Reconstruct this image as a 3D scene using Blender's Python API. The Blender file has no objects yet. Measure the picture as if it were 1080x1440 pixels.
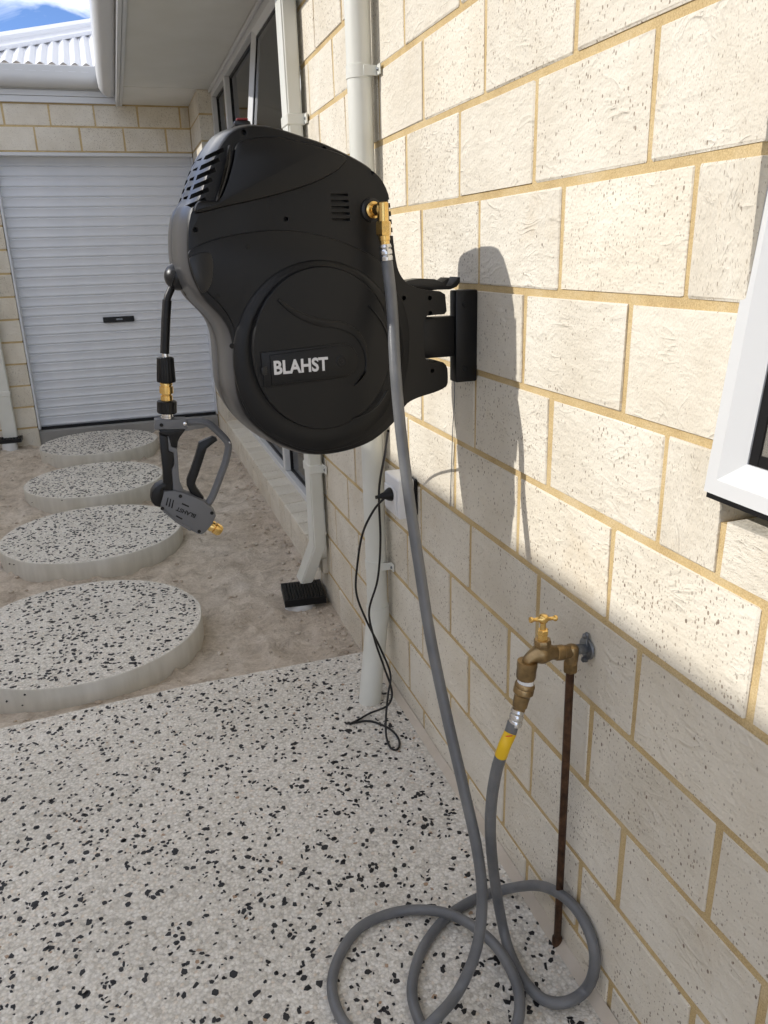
import bpy, bmesh, math, random
from mathutils import Vector, Matrix, noise
random.seed(7)
R_ = math.radians
SC = bpy.context.scene
COL = SC.collection

# ---------------------------------------------------------------- camera
CAM = Vector((-0.695, -1.5061, 1.3551)); YAW, PITCH, ROLL, FPX = 0.3114, -0.3244, -0.0301, 1085.7
FWD = Vector((math.sin(YAW)*math.cos(PITCH), math.cos(YAW)*math.cos(PITCH), math.sin(PITCH)))
_r = FWD.cross(Vector((0, 0, 1))).normalized(); _u = _r.cross(FWD)
RGT = _r*math.cos(ROLL) + _u*math.sin(ROLL); UPV = -_r*math.sin(ROLL) + _u*math.cos(ROLL)
cd = bpy.data.cameras.new('camera'); cam = bpy.data.objects.new('camera', cd); COL.objects.link(cam)
cd.sensor_fit = 'VERTICAL'; cd.sensor_height = 24; cd.lens = FPX/1440*24; cd.clip_start = .02; cd.clip_end = 500
m = Matrix((RGT, UPV, -FWD)).transposed().to_4x4(); m.translation = CAM; cam.matrix_world = m
SC.camera = cam

# ---------------------------------------------------------------- world, sun, exposure
SLOPE = .61
SUN_TO = Vector((-1, .17, SLOPE)).normalized()
EL = math.asin(SUN_TO.z); AZ = math.atan2(SUN_TO.x, SUN_TO.y)
w = bpy.data.worlds.new('World'); SC.world = w; w.use_nodes = True
nt = w.node_tree; nt.nodes.clear()
out = nt.nodes.new('ShaderNodeOutputWorld'); bg = nt.nodes.new('ShaderNodeBackground')
sky = nt.nodes.new('ShaderNodeTexSky'); sky.sky_type = 'NISHITA'; sky.sun_disc = False
sky.sun_elevation = EL; sky.sun_rotation = AZ; sky.altitude = 20; sky.air_density = .42; sky.dust_density = .15; sky.ozone_density = 4
tc = nt.nodes.new('ShaderNodeTexCoord')
mp = nt.nodes.new('ShaderNodeMapping'); mp.inputs['Scale'].default_value = (1.2, 1.2, 3.5); mp.inputs['Location'].default_value = (25.99, 16.33, 8.51)
nz = nt.nodes.new('ShaderNodeTexNoise'); nz.inputs['Scale'].default_value = 3.0; nz.inputs['Detail'].default_value = 7; nz.inputs['Roughness'].default_value = .6; nz.inputs['Distortion'].default_value = .6
cr = nt.nodes.new('ShaderNodeValToRGB'); cr.color_ramp.elements[0].position = .45; cr.color_ramp.elements[1].position = .70
mx = nt.nodes.new('ShaderNodeMix'); mx.data_type = 'RGBA'; mx.inputs[7].default_value = (12.7, 12.3, 11.5, 1)
nt.links.new(tc.outputs['Generated'], mp.inputs['Vector']); nt.links.new(mp.outputs[0], nz.inputs['Vector'])
nt.links.new(nz.outputs['Fac'], cr.inputs[0]); nt.links.new(cr.outputs[0], mx.inputs[0])
nt.links.new(sky.outputs[0], mx.inputs[6]); nt.links.new(mx.outputs[2], bg.inputs['Color'])
bg.inputs['Strength'].default_value = .15
nt.links.new(bg.outputs[0], out.inputs['Surface'])
sl = bpy.data.lights.new('sun', 'SUN'); so = bpy.data.objects.new('sun', sl); COL.objects.link(so)
sl.energy = 2.0; sl.angle = R_(.53); sl.color = (1, .96, .90)
so.rotation_euler = (-SUN_TO).to_track_quat('-Z', 'Y').to_euler(); so.location = (-8, 2, 6)
SC.view_settings.view_transform = 'Standard'; SC.view_settings.look = 'None'
SC.view_settings.exposure = .82; SC.view_settings.gamma = 1; SC.view_settings.use_curve_mapping = False
SC.cycles.use_denoising = True
SC.cycles.max_bounces = 6; SC.cycles.diffuse_bounces = 4; SC.cycles.glossy_bounces = 3; SC.cycles.transmission_bounces = 3
SC.cycles.use_adaptive_sampling = True; SC.cycles.adaptive_threshold = .02

# ---------------------------------------------------------------- measuring helpers
def ray(px, py): return FWD + RGT*((px-540)/FPX) - UPV*((py-720)/FPX)
def at(px, py, ax, c):
    d = ray(px, py); return CAM + d*((c-CAM[ax])/d[ax])
def atd(px, py, depth): return CAM + ray(px, py)*depth

# ---------------------------------------------------------------- object helpers
WL = {}
def tag(o, label=None, cat=None, group=None, kind=None):
    if label: o['label'] = label
    if cat: o['category'] = cat
    if group: o['group'] = group
    if kind: o['kind'] = kind
    return o
def put(o, loc, parent=None):
    COL.objects.link(o); loc = Vector(loc); WL[o.name] = loc
    if parent is not None:
        o.parent = parent; o.location = loc - WL[parent.name]
    else: o.location = loc
    return o
def empty(name, loc):
    o = bpy.data.objects.new(name, None); o.empty_display_size = .1
    return put(o, loc)
def finish(name, bm, mat, parent=None, sharp=35, center=None):
    """bmesh in world coordinates -> one object, origin at its middle"""
    bmesh.ops.recalc_face_normals(bm, faces=bm.faces)
    me = bpy.data.meshes.new(name)
    if center is None:
        lo = Vector((min(v.co[i] for v in bm.verts) for i in range(3))); hi = Vector((max(v.co[i] for v in bm.verts) for i in range(3)))
        center = (lo+hi)/2
    center = Vector(center)
    for v in bm.verts: v.co -= center
    bm.to_mesh(me); bm.free()
    if sharp:
        for p in me.polygons: p.use_smooth = True
        me.set_sharp_from_angle(angle=R_(sharp))
    me.materials.append(mat)
    return put(bpy.data.objects.new(name, me), center, parent)
def inst(name, me, loc, parent=None, rotz=0, scale=(1, 1, 1)):
    o = bpy.data.objects.new(name, me); put(o, loc, parent); o.rotation_euler.z = rotz; o.scale = scale
    return o
def box(bm, lo, hi, bev=0, seg=1):
    g = bmesh.ops.create_cube(bm, size=1)
    lo, hi = Vector(lo), Vector(hi); c = (lo+hi)/2; s = hi-lo
    for v in g['verts']: v.co = Vector((v.co.x*s.x, v.co.y*s.y, v.co.z*s.z)) + c
    if bev:
        es = list({e for v in g['verts'] for e in v.link_edges})
        bmesh.ops.bevel(bm, geom=es, offset=bev, segments=seg, affect='EDGES', profile=.5)
def boxo(name, lo, hi, mat, parent=None, bev=0, seg=1):
    bm = bmesh.new(); box(bm, lo, hi, bev, seg); return finish(name, bm, mat, parent)
def catmull(pts, n=8, closed=False):
    pts = [Vector(p) for p in pts]; out = []; N = len(pts)
    rng = range(N) if closed else range(N-1)
    for i in rng:
        g = (lambda k: pts[k % N]) if closed else (lambda k: pts[max(0, min(N-1, k))])
        p0, p1, p2, p3 = g(i-1), g(i), g(i+1), g(i+2)
        for k in range(n):
            t = k/n
            out.append(.5*((2*p1)+(p2-p0)*t+(2*p0-5*p1+4*p2-p3)*t*t+(3*p1-p0-3*p2+p3)*t**3))
    if not closed: out.append(pts[-1])
    return out
def vtube(bm, pts, radii, segs=16, flute=0, nfl=0, sq=False):
    """tube through pts with a radius for each; flute = relative ridge depth"""
    pts = [Vector(p) for p in pts]
    if not hasattr(radii, '__len__'): radii = [radii]*len(pts)
    N = len(pts); tang = []
    for i in range(N):
        a = pts[max(0, i-1)]; b = pts[min(N-1, i+1)]
        t = b-a
        if t.length < 1e-7: t = tang[-1] if tang else Vector((0, 0, 1))
        tang.append(t.normalized())
    ref = Vector((1, 0, 0)) if abs(tang[0].x) < .8 else Vector((0, 1, 0))
    nrm = (ref - tang[0]*ref.dot(tang[0])).normalized(); rings = []
    for i in range(N):
        nrm = (nrm - tang[i]*nrm.dot(tang[i])).normalized(); bi = tang[i].cross(nrm)
        ring = []
        for k in range(segs):
            a = 2*math.pi*k/segs; r = radii[i]
            if flute: r *= 1 - flute*(.5+.5*math.cos(a*nfl))
            ring.append(bm.verts.new(pts[i] + nrm*math.cos(a)*r + bi*math.sin(a)*r))
        rings.append(ring)
    for i in range(N-1):
        for k in range(segs):
            bm.faces.new((rings[i][k], rings[i][(k+1) % segs], rings[i+1][(k+1) % segs], rings[i+1][k]))
    bm.faces.new(rings[0][::-1]); bm.faces.new(rings[-1])
def lathe(bm, a, b, prof, segs=24, flute=0, nfl=0):
    """solid of revolution: prof = [(t 0..1 along a->b, radius)]"""
    a, b = Vector(a), Vector(b); ax = (b-a); L = ax.length; d = ax/L
    ref = Vector((1, 0, 0)) if abs(d.x) < .8 else Vector((0, 1, 0))
    n = (ref - d*ref.dot(d)).normalized(); bi = d.cross(n); rings = []
    for t, r in prof:
        ring = []
        for k in range(segs):
            an = 2*math.pi*k/segs; rr = r*(1-flute*(.5+.5*math.cos(an*nfl))) if flute else r
            ring.append(bm.verts.new(a + d*(L*t) + n*math.cos(an)*rr + bi*math.sin(an)*rr))
        rings.append(ring)
    for i in range(len(prof)-1):
        for k in range(segs):
            bm.faces.new((rings[i][k], rings[i][(k+1) % segs], rings[i+1][(k+1) % segs], rings[i+1][k]))
    bm.faces.new(rings[0][::-1]); bm.faces.new(rings[-1])
def tube_o(name, pts, r, mat, parent=None, segs=16, sharp=40, **k):
    bm = bmesh.new(); vtube(bm, pts, r, segs, **k); return finish(name, bm, mat, parent, sharp)
def lathe_o(name, a, b, prof, mat, parent=None, segs=24, sharp=35, **k):
    bm = bmesh.new(); lathe(bm, a, b, prof, segs, **k); return finish(name, bm, mat, parent, sharp)

class Plane:
    """a flat frame in the world: O origin, n outward normal (horizontal), u to the right, v up"""
    def __init__(s, O, n):
        s.O = Vector(O); s.n = Vector(n).normalized(); s.v = Vector((0, 0, 1)); s.u = s.v.cross(s.n).normalized()
    def uv(s, px, py):
        d = ray(px, py); t = (s.O-CAM).dot(s.n)/d.dot(s.n); p = CAM + d*t - s.O
        return Vector((p.dot(s.u), p.dot(s.v), 0))
    def w(s, uv, h=0): return s.O + s.u*uv[0] + s.v*uv[1] + s.n*h
    def p(s, px, py, h=0): return s.w(s.uv(px, py), h)
def area2(o): return sum(o[i].x*o[(i+1) % len(o)].y - o[(i+1) % len(o)].x*o[i].y for i in range(len(o)))
def offset(o, d):
    """push a counter-clockwise outline outward by d"""
    N = len(o); res = []
    for i in range(N):
        a, b, c = o[i-1], o[i], o[(i+1) % N]
        t1 = (b-a); t2 = (c-b)
        if t1.length < 1e-9 or t2.length < 1e-9: res.append(b.copy()); continue
        t1.normalize(); t2.normalize()
        n1 = Vector((t1.y, -t1.x, 0)); n2 = Vector((t2.y, -t2.x, 0)); nn = n1+n2
        k = max(.35, nn.length_squared/4*2) if nn.length > 1e-6 else 1
        nn = nn/ max(nn.length, 1e-6); cosh = max(.5, nn.dot(n1))
        res.append(b + nn*(d/cosh))
    return res
def loft(bm, pl, outline, levels, weight=None):
    """levels = [(height along normal, outline offset)] from back to front, capped at both ends"""
    o = [Vector((q[0], q[1], 0)) for q in outline]
    if area2(o) < 0: o.reverse()
    rings = []; wt = [weight(q) if weight else 1 for q in o]
    for h, d in levels:
        of = offset(o, d) if d else o
        rings.append([bm.verts.new(pl.w(a+(b_-a)*k, h)) for a, b_, k in zip(o, of, wt)])
    N = len(o)
    for i in range(len(rings)-1):
        for k in range(N):
            bm.faces.new((rings[i][k], rings[i][(k+1) % N], rings[i+1][(k+1) % N], rings[i+1][k]))
    bm.faces.new(rings[0][::-1]); bm.faces.new(rings[-1])
def slab_o(name, pl, outline, h0, h1, mat, parent=None, bev=.002, sharp=40):
    bm = bmesh.new(); b = min(bev, (h1-h0)*.45)
    loft(bm, pl, outline, [(h0, -b), (h0+b, 0), (h1-b, 0), (h1-b*.3, -b*.3), (h1, -b)])
    return finish(name, bm, mat, parent, sharp)
def text_bm(body, pl, c, ux, uy, height, width, h0, h1, bold=0.0):
    """letters as geometry: c = middle in plane uv, ux/uy = reading and up directions in uv"""
    cu = bpy.data.curves.new('t', 'FONT'); cu.body = body; cu.extrude = .5; cu.space_character = 1.0; cu.offset = bold; cu.resolution_u = 4
    ob = bpy.data.objects.new('t', cu); COL.objects.link(ob)
    dg = bpy.context.evaluated_depsgraph_get(); dg.update()
    me = bpy.data.meshes.new_from_object(ob.evaluated_get(dg))
    bpy.data.objects.remove(ob); bpy.data.curves.remove(cu)
    xs = [v.co.x for v in me.vertices]; ys = [v.co.y for v in me.vertices]
    x0, x1, y0, y1 = min(xs), max(xs), min(ys), max(ys)
    bm = bmesh.new(); bm.from_mesh(me); bpy.data.meshes.remove(me)
    for v in bm.verts:
        a = ((v.co.x-x0)/(x1-x0)-.5)*width; b = ((v.co.y-y0)/(y1-y0)-.5)*height
        q = Vector((c[0]+ux[0]*a+uy[0]*b, c[1]+ux[1]*a+uy[1]*b))
        v.co = pl.w(q, h1 if v.co.z > 0 else h0)
    return bm

# ---------------------------------------------------------------- materials
def mat(name, col, rough=.5, metal=0, spec=.5, noise_amt=0, noise_scale=20, col2=None, bump=0, bump_scale=60, coat=0):
    M = bpy.data.materials.new(name); M.use_nodes = True; t = M.node_tree; b = t.nodes['Principled BSDF']
    b.inputs['Base Color'].default_value = (*col, 1); b.inputs['Roughness'].default_value = rough; b.inputs['Metallic'].default_value = metal
    b.inputs['Specular IOR Level'].default_value = spec
    if coat: b.inputs['Coat Weight'].default_value = coat
    if col2 or bump or noise_amt:
        tcn = t.nodes.new('ShaderNodeTexCoord')
        if col2:
            n = t.nodes.new('ShaderNodeTexNoise'); n.inputs['Scale'].default_value = noise_scale; n.inputs['Detail'].default_value = 6
            rp = t.nodes.new('ShaderNodeValToRGB'); rp.color_ramp.elements[0].position = .35; rp.color_ramp.elements[1].position = .68
            rp.color_ramp.elements[0].color = (*col, 1); rp.color_ramp.elements[1].color = (*col2, 1)
            t.links.new(tcn.outputs['Object'], n.inputs['Vector']); t.links.new(n.outputs['Fac'], rp.inputs[0]); t.links.new(rp.outputs[0], b.inputs['Base Color'])
        if noise_amt:
            n = t.nodes.new('ShaderNodeTexNoise'); n.inputs['Scale'].default_value = noise_scale*1.7; n.inputs['Detail'].default_value = 5
            mr = t.nodes.new('ShaderNodeMapRange'); mr.inputs[3].default_value = max(0, rough-noise_amt); mr.inputs[4].default_value = min(1, rough+noise_amt)
            t.links.new(tcn.outputs['Object'], n.inputs['Vector']); t.links.new(n.outputs['Fac'], mr.inputs[0]); t.links.new(mr.outputs[0], b.inputs['Roughness'])
        if bump:
            n = t.nodes.new('ShaderNodeTexNoise'); n.inputs['Scale'].default_value = bump_scale; n.inputs['Detail'].default_value = 4
            bp = t.nodes.new('ShaderNodeBump'); bp.inputs['Strength'].default_value = bump; bp.inputs['Distance'].default_value = .002
            t.links.new(tcn.outputs['Object'], n.inputs['Vector']); t.links.new(n.outputs['Fac'], bp.inputs['Height']); t.links.new(bp.outputs[0], b.inputs['Normal'])
    return M
class NT:
    def __init__(s, name):
        s.m = bpy.data.materials.new(name); s.m.use_nodes = True; s.t = s.m.node_tree; s.b = s.t.nodes['Principled BSDF']
    def n(s, typ, **k):
        x = s.t.nodes.new('ShaderNode'+typ)
        for a, v in k.items():
            if a.startswith('i_'): x.inputs[a[2:].replace('_', ' ')].default_value = v
            else: setattr(x, a, v)
        return x
    def l(s, a, b): s.t.links.new(a, b)
    def ramp(s, src, stops):
        r = s.n('ValToRGB'); e = r.color_ramp.elements
        while len(e) < len(stops): e.new(.5)
        for q, (p, c) in zip(e, stops): q.position = p; q.color = (c, c, c, 1) if not hasattr(c, '__len__') else (*c, 1)
        s.l(src, r.inputs[0]); return r.outputs[0]
    def mix(s, f, a, b, mode='MIX'):
        x = s.n('Mix', data_type='RGBA', blend_type=mode)
        for i, v in ((0, f), (6, a), (7, b)):
            if hasattr(v, 'is_linked') or hasattr(v, 'links'): s.l(v, x.inputs[i])
            elif hasattr(v, '__len__'): x.inputs[i].default_value = (*v, 1)
            else: x.inputs[i].default_value = v
        return x.outputs[2]
    def math(s, op, a, b=0):
        x = s.n('Math', operation=op)
        for i, v in ((0, a), (1, b)):
            if hasattr(v, 'links'): s.l(v, x.inputs[i])
            else: x.inputs[i].default_value = v
        return x.outputs[0]
    def objvec(s, scale=(1, 1, 1)):
        tcn = s.n('TexCoord'); oi = s.n('ObjectInfo'); mm = s.n('VectorMath', operation='MULTIPLY_ADD')
        cb = s.n('CombineXYZ')
        for i, k in enumerate((37., 91., 57.)): s.l(s.math('MULTIPLY', oi.outputs['Random'], k), cb.inputs[i])
        s.l(tcn.outputs['Object'], mm.inputs[0]); mm.inputs[1].default_value = scale; s.l(cb.outputs[0], mm.inputs[2])
        s.rand = oi.outputs['Random']; return mm.outputs[0]

def brick_material():
    k = NT('cream_brick'); v = k.objvec()
    vw = k.objvec((1, 1, 2.0))
    big = k.n('TexNoise', i_Scale=5., i_Detail=3.); k.l(v, big.inputs['Vector'])
    col = k.ramp(big.outputs['Fac'], [(.3, (.65, .595, .49)), (.7, (.77, .725, .625))])
    tint = k.ramp(k.rand, [(0, (.955, .945, .93)), (.55, (1, 1, 1)), (1, (1.02, 1.005, .98))])
    col = k.mix(1., col, tint, 'MULTIPLY')
    # dark iron specks
    vs = k.objvec((1, 1, .62))
    vo = k.n('TexVoronoi', i_Scale=175.); k.l(vs, vo.inputs['Vector'])
    sep = k.n('SeparateColor'); k.l(vo.outputs['Color'], sep.inputs[0])
    pick = k.math('GREATER_THAN', sep.outputs[0], .58)
    rad = k.math('MULTIPLY', sep.outputs[1], .36)
    dot = k.math('LESS_THAN', vo.outputs['Distance'], rad)
    patch = k.n('TexNoise', i_Scale=9., i_Detail=2.); k.l(v, patch.inputs['Vector'])
    pm = k.ramp(patch.outputs['Fac'], [(.36, .5), (.58, 1.)])
    spk = k.math('MULTIPLY', k.math('MULTIPLY', pick, dot), pm)
    col = k.mix(k.math('MULTIPLY', spk, .8), col, (.20, .145, .10))
    vo3 = k.n('TexVoronoi', i_Scale=300.); k.l(vs, vo3.inputs['Vector'])
    sep3 = k.n('SeparateColor'); k.l(vo3.outputs['Color'], sep3.inputs[0])
    spk3 = k.math('MULTIPLY', k.math('MULTIPLY', k.math('GREATER_THAN', sep3.outputs[2], .62), k.math('LESS_THAN', vo3.outputs['Distance'], k.math('MULTIPLY', sep3.outputs[0], .40))), pm)
    col = k.mix(k.math('MULTIPLY', spk3, .62), col, (.26, .20, .15))
    vo2 = k.n('TexVoronoi', i_Scale=48.); k.l(vs, vo2.inputs['Vector'])
    sep2 = k.n('SeparateColor'); k.l(vo2.outputs['Color'], sep2.inputs[0])
    big_s = k.math('MULTIPLY', k.math('GREATER_THAN', sep2.outputs[0], .86), k.math('LESS_THAN', vo2.outputs['Distance'], .105))
    col = k.mix(k.math('MULTIPLY', big_s, .85), col, (.16, .11, .08))
    # tan mortar smears
    sm = k.n('TexNoise', i_Scale=3.2, i_Detail=4., i_Roughness=.7); k.l(v, sm.inputs['Vector'])
    col = k.mix(k.ramp(sm.outputs['Fac'], [(.60, 0.), (.80, .42)]), col, (.56, .43, .26))
    k.l(col, k.b.inputs['Base Color']); k.b.inputs['Roughness'].default_value = .9; k.b.inputs['Specular IOR Level'].default_value = .2
    # drag-folded face: thin curved creases plus pits and grain
    f1 = k.n('TexNoise', i_Scale=11., i_Detail=2.5, i_Distortion=.9); k.l(vw, f1.inputs['Vector'])
    ridge = k.math('ABSOLUTE', k.math('SUBTRACT', f1.outputs['Fac'], .5))
    crease = k.ramp(ridge, [(0., 1.), (.02, .62), (.075, 0.)])
    msk = k.n('TexNoise', i_Scale=14., i_Detail=1.); k.l(v, msk.inputs['Vector'])
    crease = k.math('MULTIPLY', crease, k.ramp(msk.outputs['Fac'], [(.46, 0.), (.66, 1.)]))
    fine = k.n('TexNoise', i_Scale=230., i_Detail=1.); k.l(v, fine.inputs['Vector'])
    mid = k.n('TexNoise', i_Scale=30., i_Detail=2.5); k.l(vw, mid.inputs['Vector'])
    h = k.math('ADD', k.math('MULTIPLY', crease, .75), k.math('MULTIPLY', fine.outputs['Fac'], .62))
    h = k.math('ADD', h, k.math('MULTIPLY', mid.outputs['Fac'], 1.7))
    bp = k.n('Bump', i_Strength=.72, i_Distance=.0028); k.l(h, bp.inputs['Height']); k.l(bp.outputs[0], k.b.inputs['Normal'])
    return k.m
def mortar_material():
    k = NT('tan_mortar'); tcn = k.n('TexCoord'); v = tcn.outputs['Object']
    a = k.n('TexNoise', i_Scale=9., i_Detail=8., i_Roughness=.68); k.l(v, a.inputs['Vector'])
    c = k.ramp(a.outputs['Fac'], [(.3, (.45, .32, .15)), (.5, (.61, .46, .23)), (.7, (.70, .57, .35))])
    g = k.n('TexNoise', i_Scale=420., i_Detail=2.); k.l(v, g.inputs['Vector'])
    c = k.mix(.35, c, k.ramp(g.outputs['Fac'], [(.35, (.3, .2, .1)), (.65, (.66, .52, .3))]))
    k.l(c, k.b.inputs['Base Color']); k.b.inputs['Roughness'].default_value = .95; k.b.inputs['Specular IOR Level'].default_value = .1
    h = k.math('ADD', g.outputs['Fac'], a.outputs['Fac'])
    bp = k.n('Bump', i_Strength=.6, i_Distance=.0015); k.l(h, bp.inputs['Height']); k.l(bp.outputs[0], k.b.inputs['Normal'])
    return k.m
def aggregate_material():
    k = NT('exposed_aggregate'); tcn = k.n('TexCoord'); v = tcn.outputs['Object']
    vo = k.n('TexVoronoi', i_Scale=135.); k.l(v, vo.inputs['Vector'])
    vo2 = k.n('TexVoronoi', i_Scale=240.); k.l(v, vo2.inputs['Vector'])
    s1 = k.n('SeparateColor'); k.l(vo.outputs['Color'], s1.inputs[0])
    s2 = k.n('SeparateColor'); k.l(vo2.outputs['Color'], s2.inputs[0])
    c1 = k.ramp(s1.outputs[0], [(0, (.30, .28, .25)), (.10, (.46, .42, .36)), (.2, (.58, .545, .48)), (.6, (.67, .64, .585)), (.9, (.80, .78, .735)), (1, (.60, .49, .37))])
    c2 = k.ramp(s2.outputs[1], [(0, (.48, .445, .39)), (1, (.71, .69, .65))])
    c = k.mix(.45, c1, c2)
    big = k.n('TexNoise', i_Scale=2.3, i_Detail=4.); k.l(v, big.inputs['Vector'])
    c = k.mix(1., c, k.ramp(big.outputs['Fac'], [(.3, (.90, .89, .87)), (.7, (1.04, 1.03, 1.02))]), 'MULTIPLY')
    edge = k.ramp(vo.outputs['Distance'], [(.35, 1.), (.75, .80)])
    c = k.mix(1., c, edge, 'MULTIPLY'); c = k.mix(1., c, (1.21, 1.21, 1.20), 'MULTIPLY')
    k.l(c, k.b.inputs['Base Color']); k.b.inputs['Roughness'].default_value = .55; k.b.inputs['Specular IOR Level'].default_value = .35
    h = k.math('SUBTRACT', 1., k.math('ADD', k.math('MULTIPLY', vo.outputs['Distance'], .8), k.math('MULTIPLY', vo2.outputs['Distance'], .5)))
    bp = k.n('Bump', i_Strength=.55, i_Distance=.003); k.l(h, bp.inputs['Height']); k.l(bp.outputs[0], k.b.inputs['Normal'])
    return k.m
def sand_material():
    k = NT('packed_sand'); tcn = k.n('TexCoord'); v = tcn.outputs['Object']
    a = k.n('TexNoise', i_Scale=2.2, i_Detail=9., i_Roughness=.65); k.l(v, a.inputs['Vector'])
    c = k.ramp(a.outputs['Fac'], [(.28, (.52, .43, .335)), (.5, (.68, .60, .50)), (.72, (.77, .72, .65))])
    g = k.n('TexNoise', i_Scale=75., i_Detail=5., i_Roughness=.75); k.l(v, g.inputs['Vector'])
    c = k.mix(.5, c, k.ramp(g.outputs['Fac'], [(.3, (.36, .29, .22)), (.6, (.64, .57, .485)), (.85, (.82, .78, .72))]))
    q = k.n('TexNoise', i_Scale=11., i_Detail=10., i_Roughness=.72, i_Distortion=.4); k.l(v, q.inputs['Vector'])
    c = k.mix(1., c, k.ramp(q.outputs['Fac'], [(.34, (.72, .69, .66)), (.47, (1.0, .98, .95)), (.62, (1.22, 1.22, 1.22))]), 'MULTIPLY')
    k.l(c, k.b.inputs['Base Color']); k.b.inputs['Roughness'].default_value = .95; k.b.inputs['Specular IOR Level'].default_value = .15
    h = k.math('ADD', k.math('MULTIPLY', a.outputs['Fac'], 3.), k.math('ADD', k.math('MULTIPLY', q.outputs['Fac'], 1.6), g.outputs['Fac']))
    bp = k.n('Bump', i_Strength=.7, i_Distance=.02); k.l(h, bp.inputs['Height']); k.l(bp.outputs[0], k.b.inputs['Normal'])
    return k.m
def concrete_material():
    k = NT('cast_concrete'); tcn = k.n('TexCoord'); v = tcn.outputs['Object']
    mpn = k.n('Mapping'); mpn.inputs['Scale'].default_value = (14, 14, 2.5); k.l(v, mpn.inputs['Vector'])
    a = k.n('TexNoise', i_Scale=2., i_Detail=6.); k.l(mpn.outputs[0], a.inputs['Vector'])
    b2 = k.n('TexNoise', i_Scale=4., i_Detail=5.); k.l(v, b2.inputs['Vector'])
    c = k.mix(.5, k.ramp(a.outputs['Fac'], [(.3, (.50, .47, .40)), (.7, (.68, .65, .57))]), k.ramp(b2.outputs['Fac'], [(.3, (.52, .49, .41)), (.7, (.68, .665, .62))]))
    k.l(c, k.b.inputs['Base Color']); k.b.inputs['Roughness'].default_value = .85
    bp = k.n('Bump', i_Strength=.35, i_Distance=.004); k.l(a.outputs['Fac'], bp.inputs['Height']); k.l(bp.outputs[0], k.b.inputs['Normal'])
    return k.m
def glass_material():
    k = NT('window_glass'); k.t.nodes.remove(k.b)
    o = k.t.nodes['Material Output']; fr = k.n('Fresnel'); fr.inputs['IOR'].default_value = 1.55
    tr = k.n('BsdfTransparent'); tr.inputs[0].default_value = (.78, .82, .80, 1); gl = k.n('BsdfGlossy'); gl.inputs['Roughness'].default_value = .01
    ms = k.n('MixShader'); k.l(fr.outputs[0], ms.inputs[0]); k.l(tr.outputs[0], ms.inputs[1]); k.l(gl.outputs[0], ms.inputs[2]); k.l(ms.outputs[0], o.inputs['Surface'])
    return k.m
def pale_glass_material():  # pale reflected light painted into the pane as a diffuse share
    k = NT('pale_sheen_glass'); k.t.nodes.remove(k.b); o = k.t.nodes['Material Output']
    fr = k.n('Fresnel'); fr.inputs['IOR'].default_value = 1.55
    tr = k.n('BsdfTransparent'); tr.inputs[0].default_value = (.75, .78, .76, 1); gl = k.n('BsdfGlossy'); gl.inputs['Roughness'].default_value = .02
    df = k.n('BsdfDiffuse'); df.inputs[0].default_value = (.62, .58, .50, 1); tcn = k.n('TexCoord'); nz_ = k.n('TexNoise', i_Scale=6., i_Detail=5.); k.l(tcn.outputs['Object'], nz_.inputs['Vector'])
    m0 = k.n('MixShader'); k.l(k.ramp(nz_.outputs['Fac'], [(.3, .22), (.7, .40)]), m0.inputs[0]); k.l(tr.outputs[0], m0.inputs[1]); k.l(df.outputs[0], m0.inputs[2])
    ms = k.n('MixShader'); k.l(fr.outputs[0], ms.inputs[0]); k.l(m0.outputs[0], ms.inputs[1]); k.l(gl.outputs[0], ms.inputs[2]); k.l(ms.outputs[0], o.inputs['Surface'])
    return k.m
def rust_material():
    k = NT('weathered_copper'); tcn = k.n('TexCoord'); v = tcn.outputs['Object']
    a = k.n('TexNoise', i_Scale=28., i_Detail=7., i_Roughness=.7); k.l(v, a.inputs['Vector'])
    c = k.ramp(a.outputs['Fac'], [(.3, (.022, .012, .007)), (.52, (.085, .043, .022)), (.75, (.17, .088, .046))])
    k.l(c, k.b.inputs['Base Color']); k.b.inputs['Roughness'].default_value = .5; k.b.inputs['Metallic'].default_value = .55
    return k.m

BRICK = brick_material(); MORTAR = mortar_material(); AGG = aggregate_material(); SAND = sand_material(); CONC = concrete_material()
DCONC = mat('dark_concrete', (.27, .265, .25), .85, col2=(.35, .34, .32), noise_scale=5)  # darker grey concrete for the garage threshold
GLASS = glass_material(); PALE_GLASS = pale_glass_material(); RUST = rust_material()
WHITE = mat('white_powder_coat', (.63, .635, .63), .38, noise_amt=.06, noise_scale=15)
WHITE_ROOF = mat('white_steel_roofing', (.74, .75, .77), .42)
SOFFIT = mat('soffit_paint', (.66, .65, .60), .75, col2=(.71, .70, .66), noise_scale=3)
PIPE_CREAM = mat('cream_pipe_paint', (.67, .67, .60), .42, col2=(.72, .72, .66), noise_scale=6)
DOOR = mat('roller_door_paint', (.69, .715, .75), .42, col2=(.74, .76, .79), noise_scale=4)
BLACK = mat('black_plastic', (.0052, .0052, .0058), .36, spec=.33, bump=.12, bump_scale=700, noise_amt=.05, noise_scale=30)
BLACK_SIDE = mat('black_satin_plastic', (.008, .008, .009), .33, spec=.45, bump=.08, bump_scale=500, noise_amt=.05, noise_scale=30)
SHELL = mat('sheen_grey_shell', (.042, .043, .046), .30, spec=.55)  # side shell grey, lightened to carry its sun and sky sheen
BLACK2 = mat('dark_plastic_cover', (.0066, .0066, .0070), .42, spec=.32, bump=.12, bump_scale=700, noise_amt=.04, noise_scale=30)
HOLE = mat('deep_black', (.003, .003, .003), .8)
RUBBER = mat('black_rubber', (.0055, .0055, .006), .4, spec=.35)
GUN_GREY = mat('grey_gun_plastic', (.135, .137, .143), .5, bump=.1, bump_scale=600)
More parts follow.
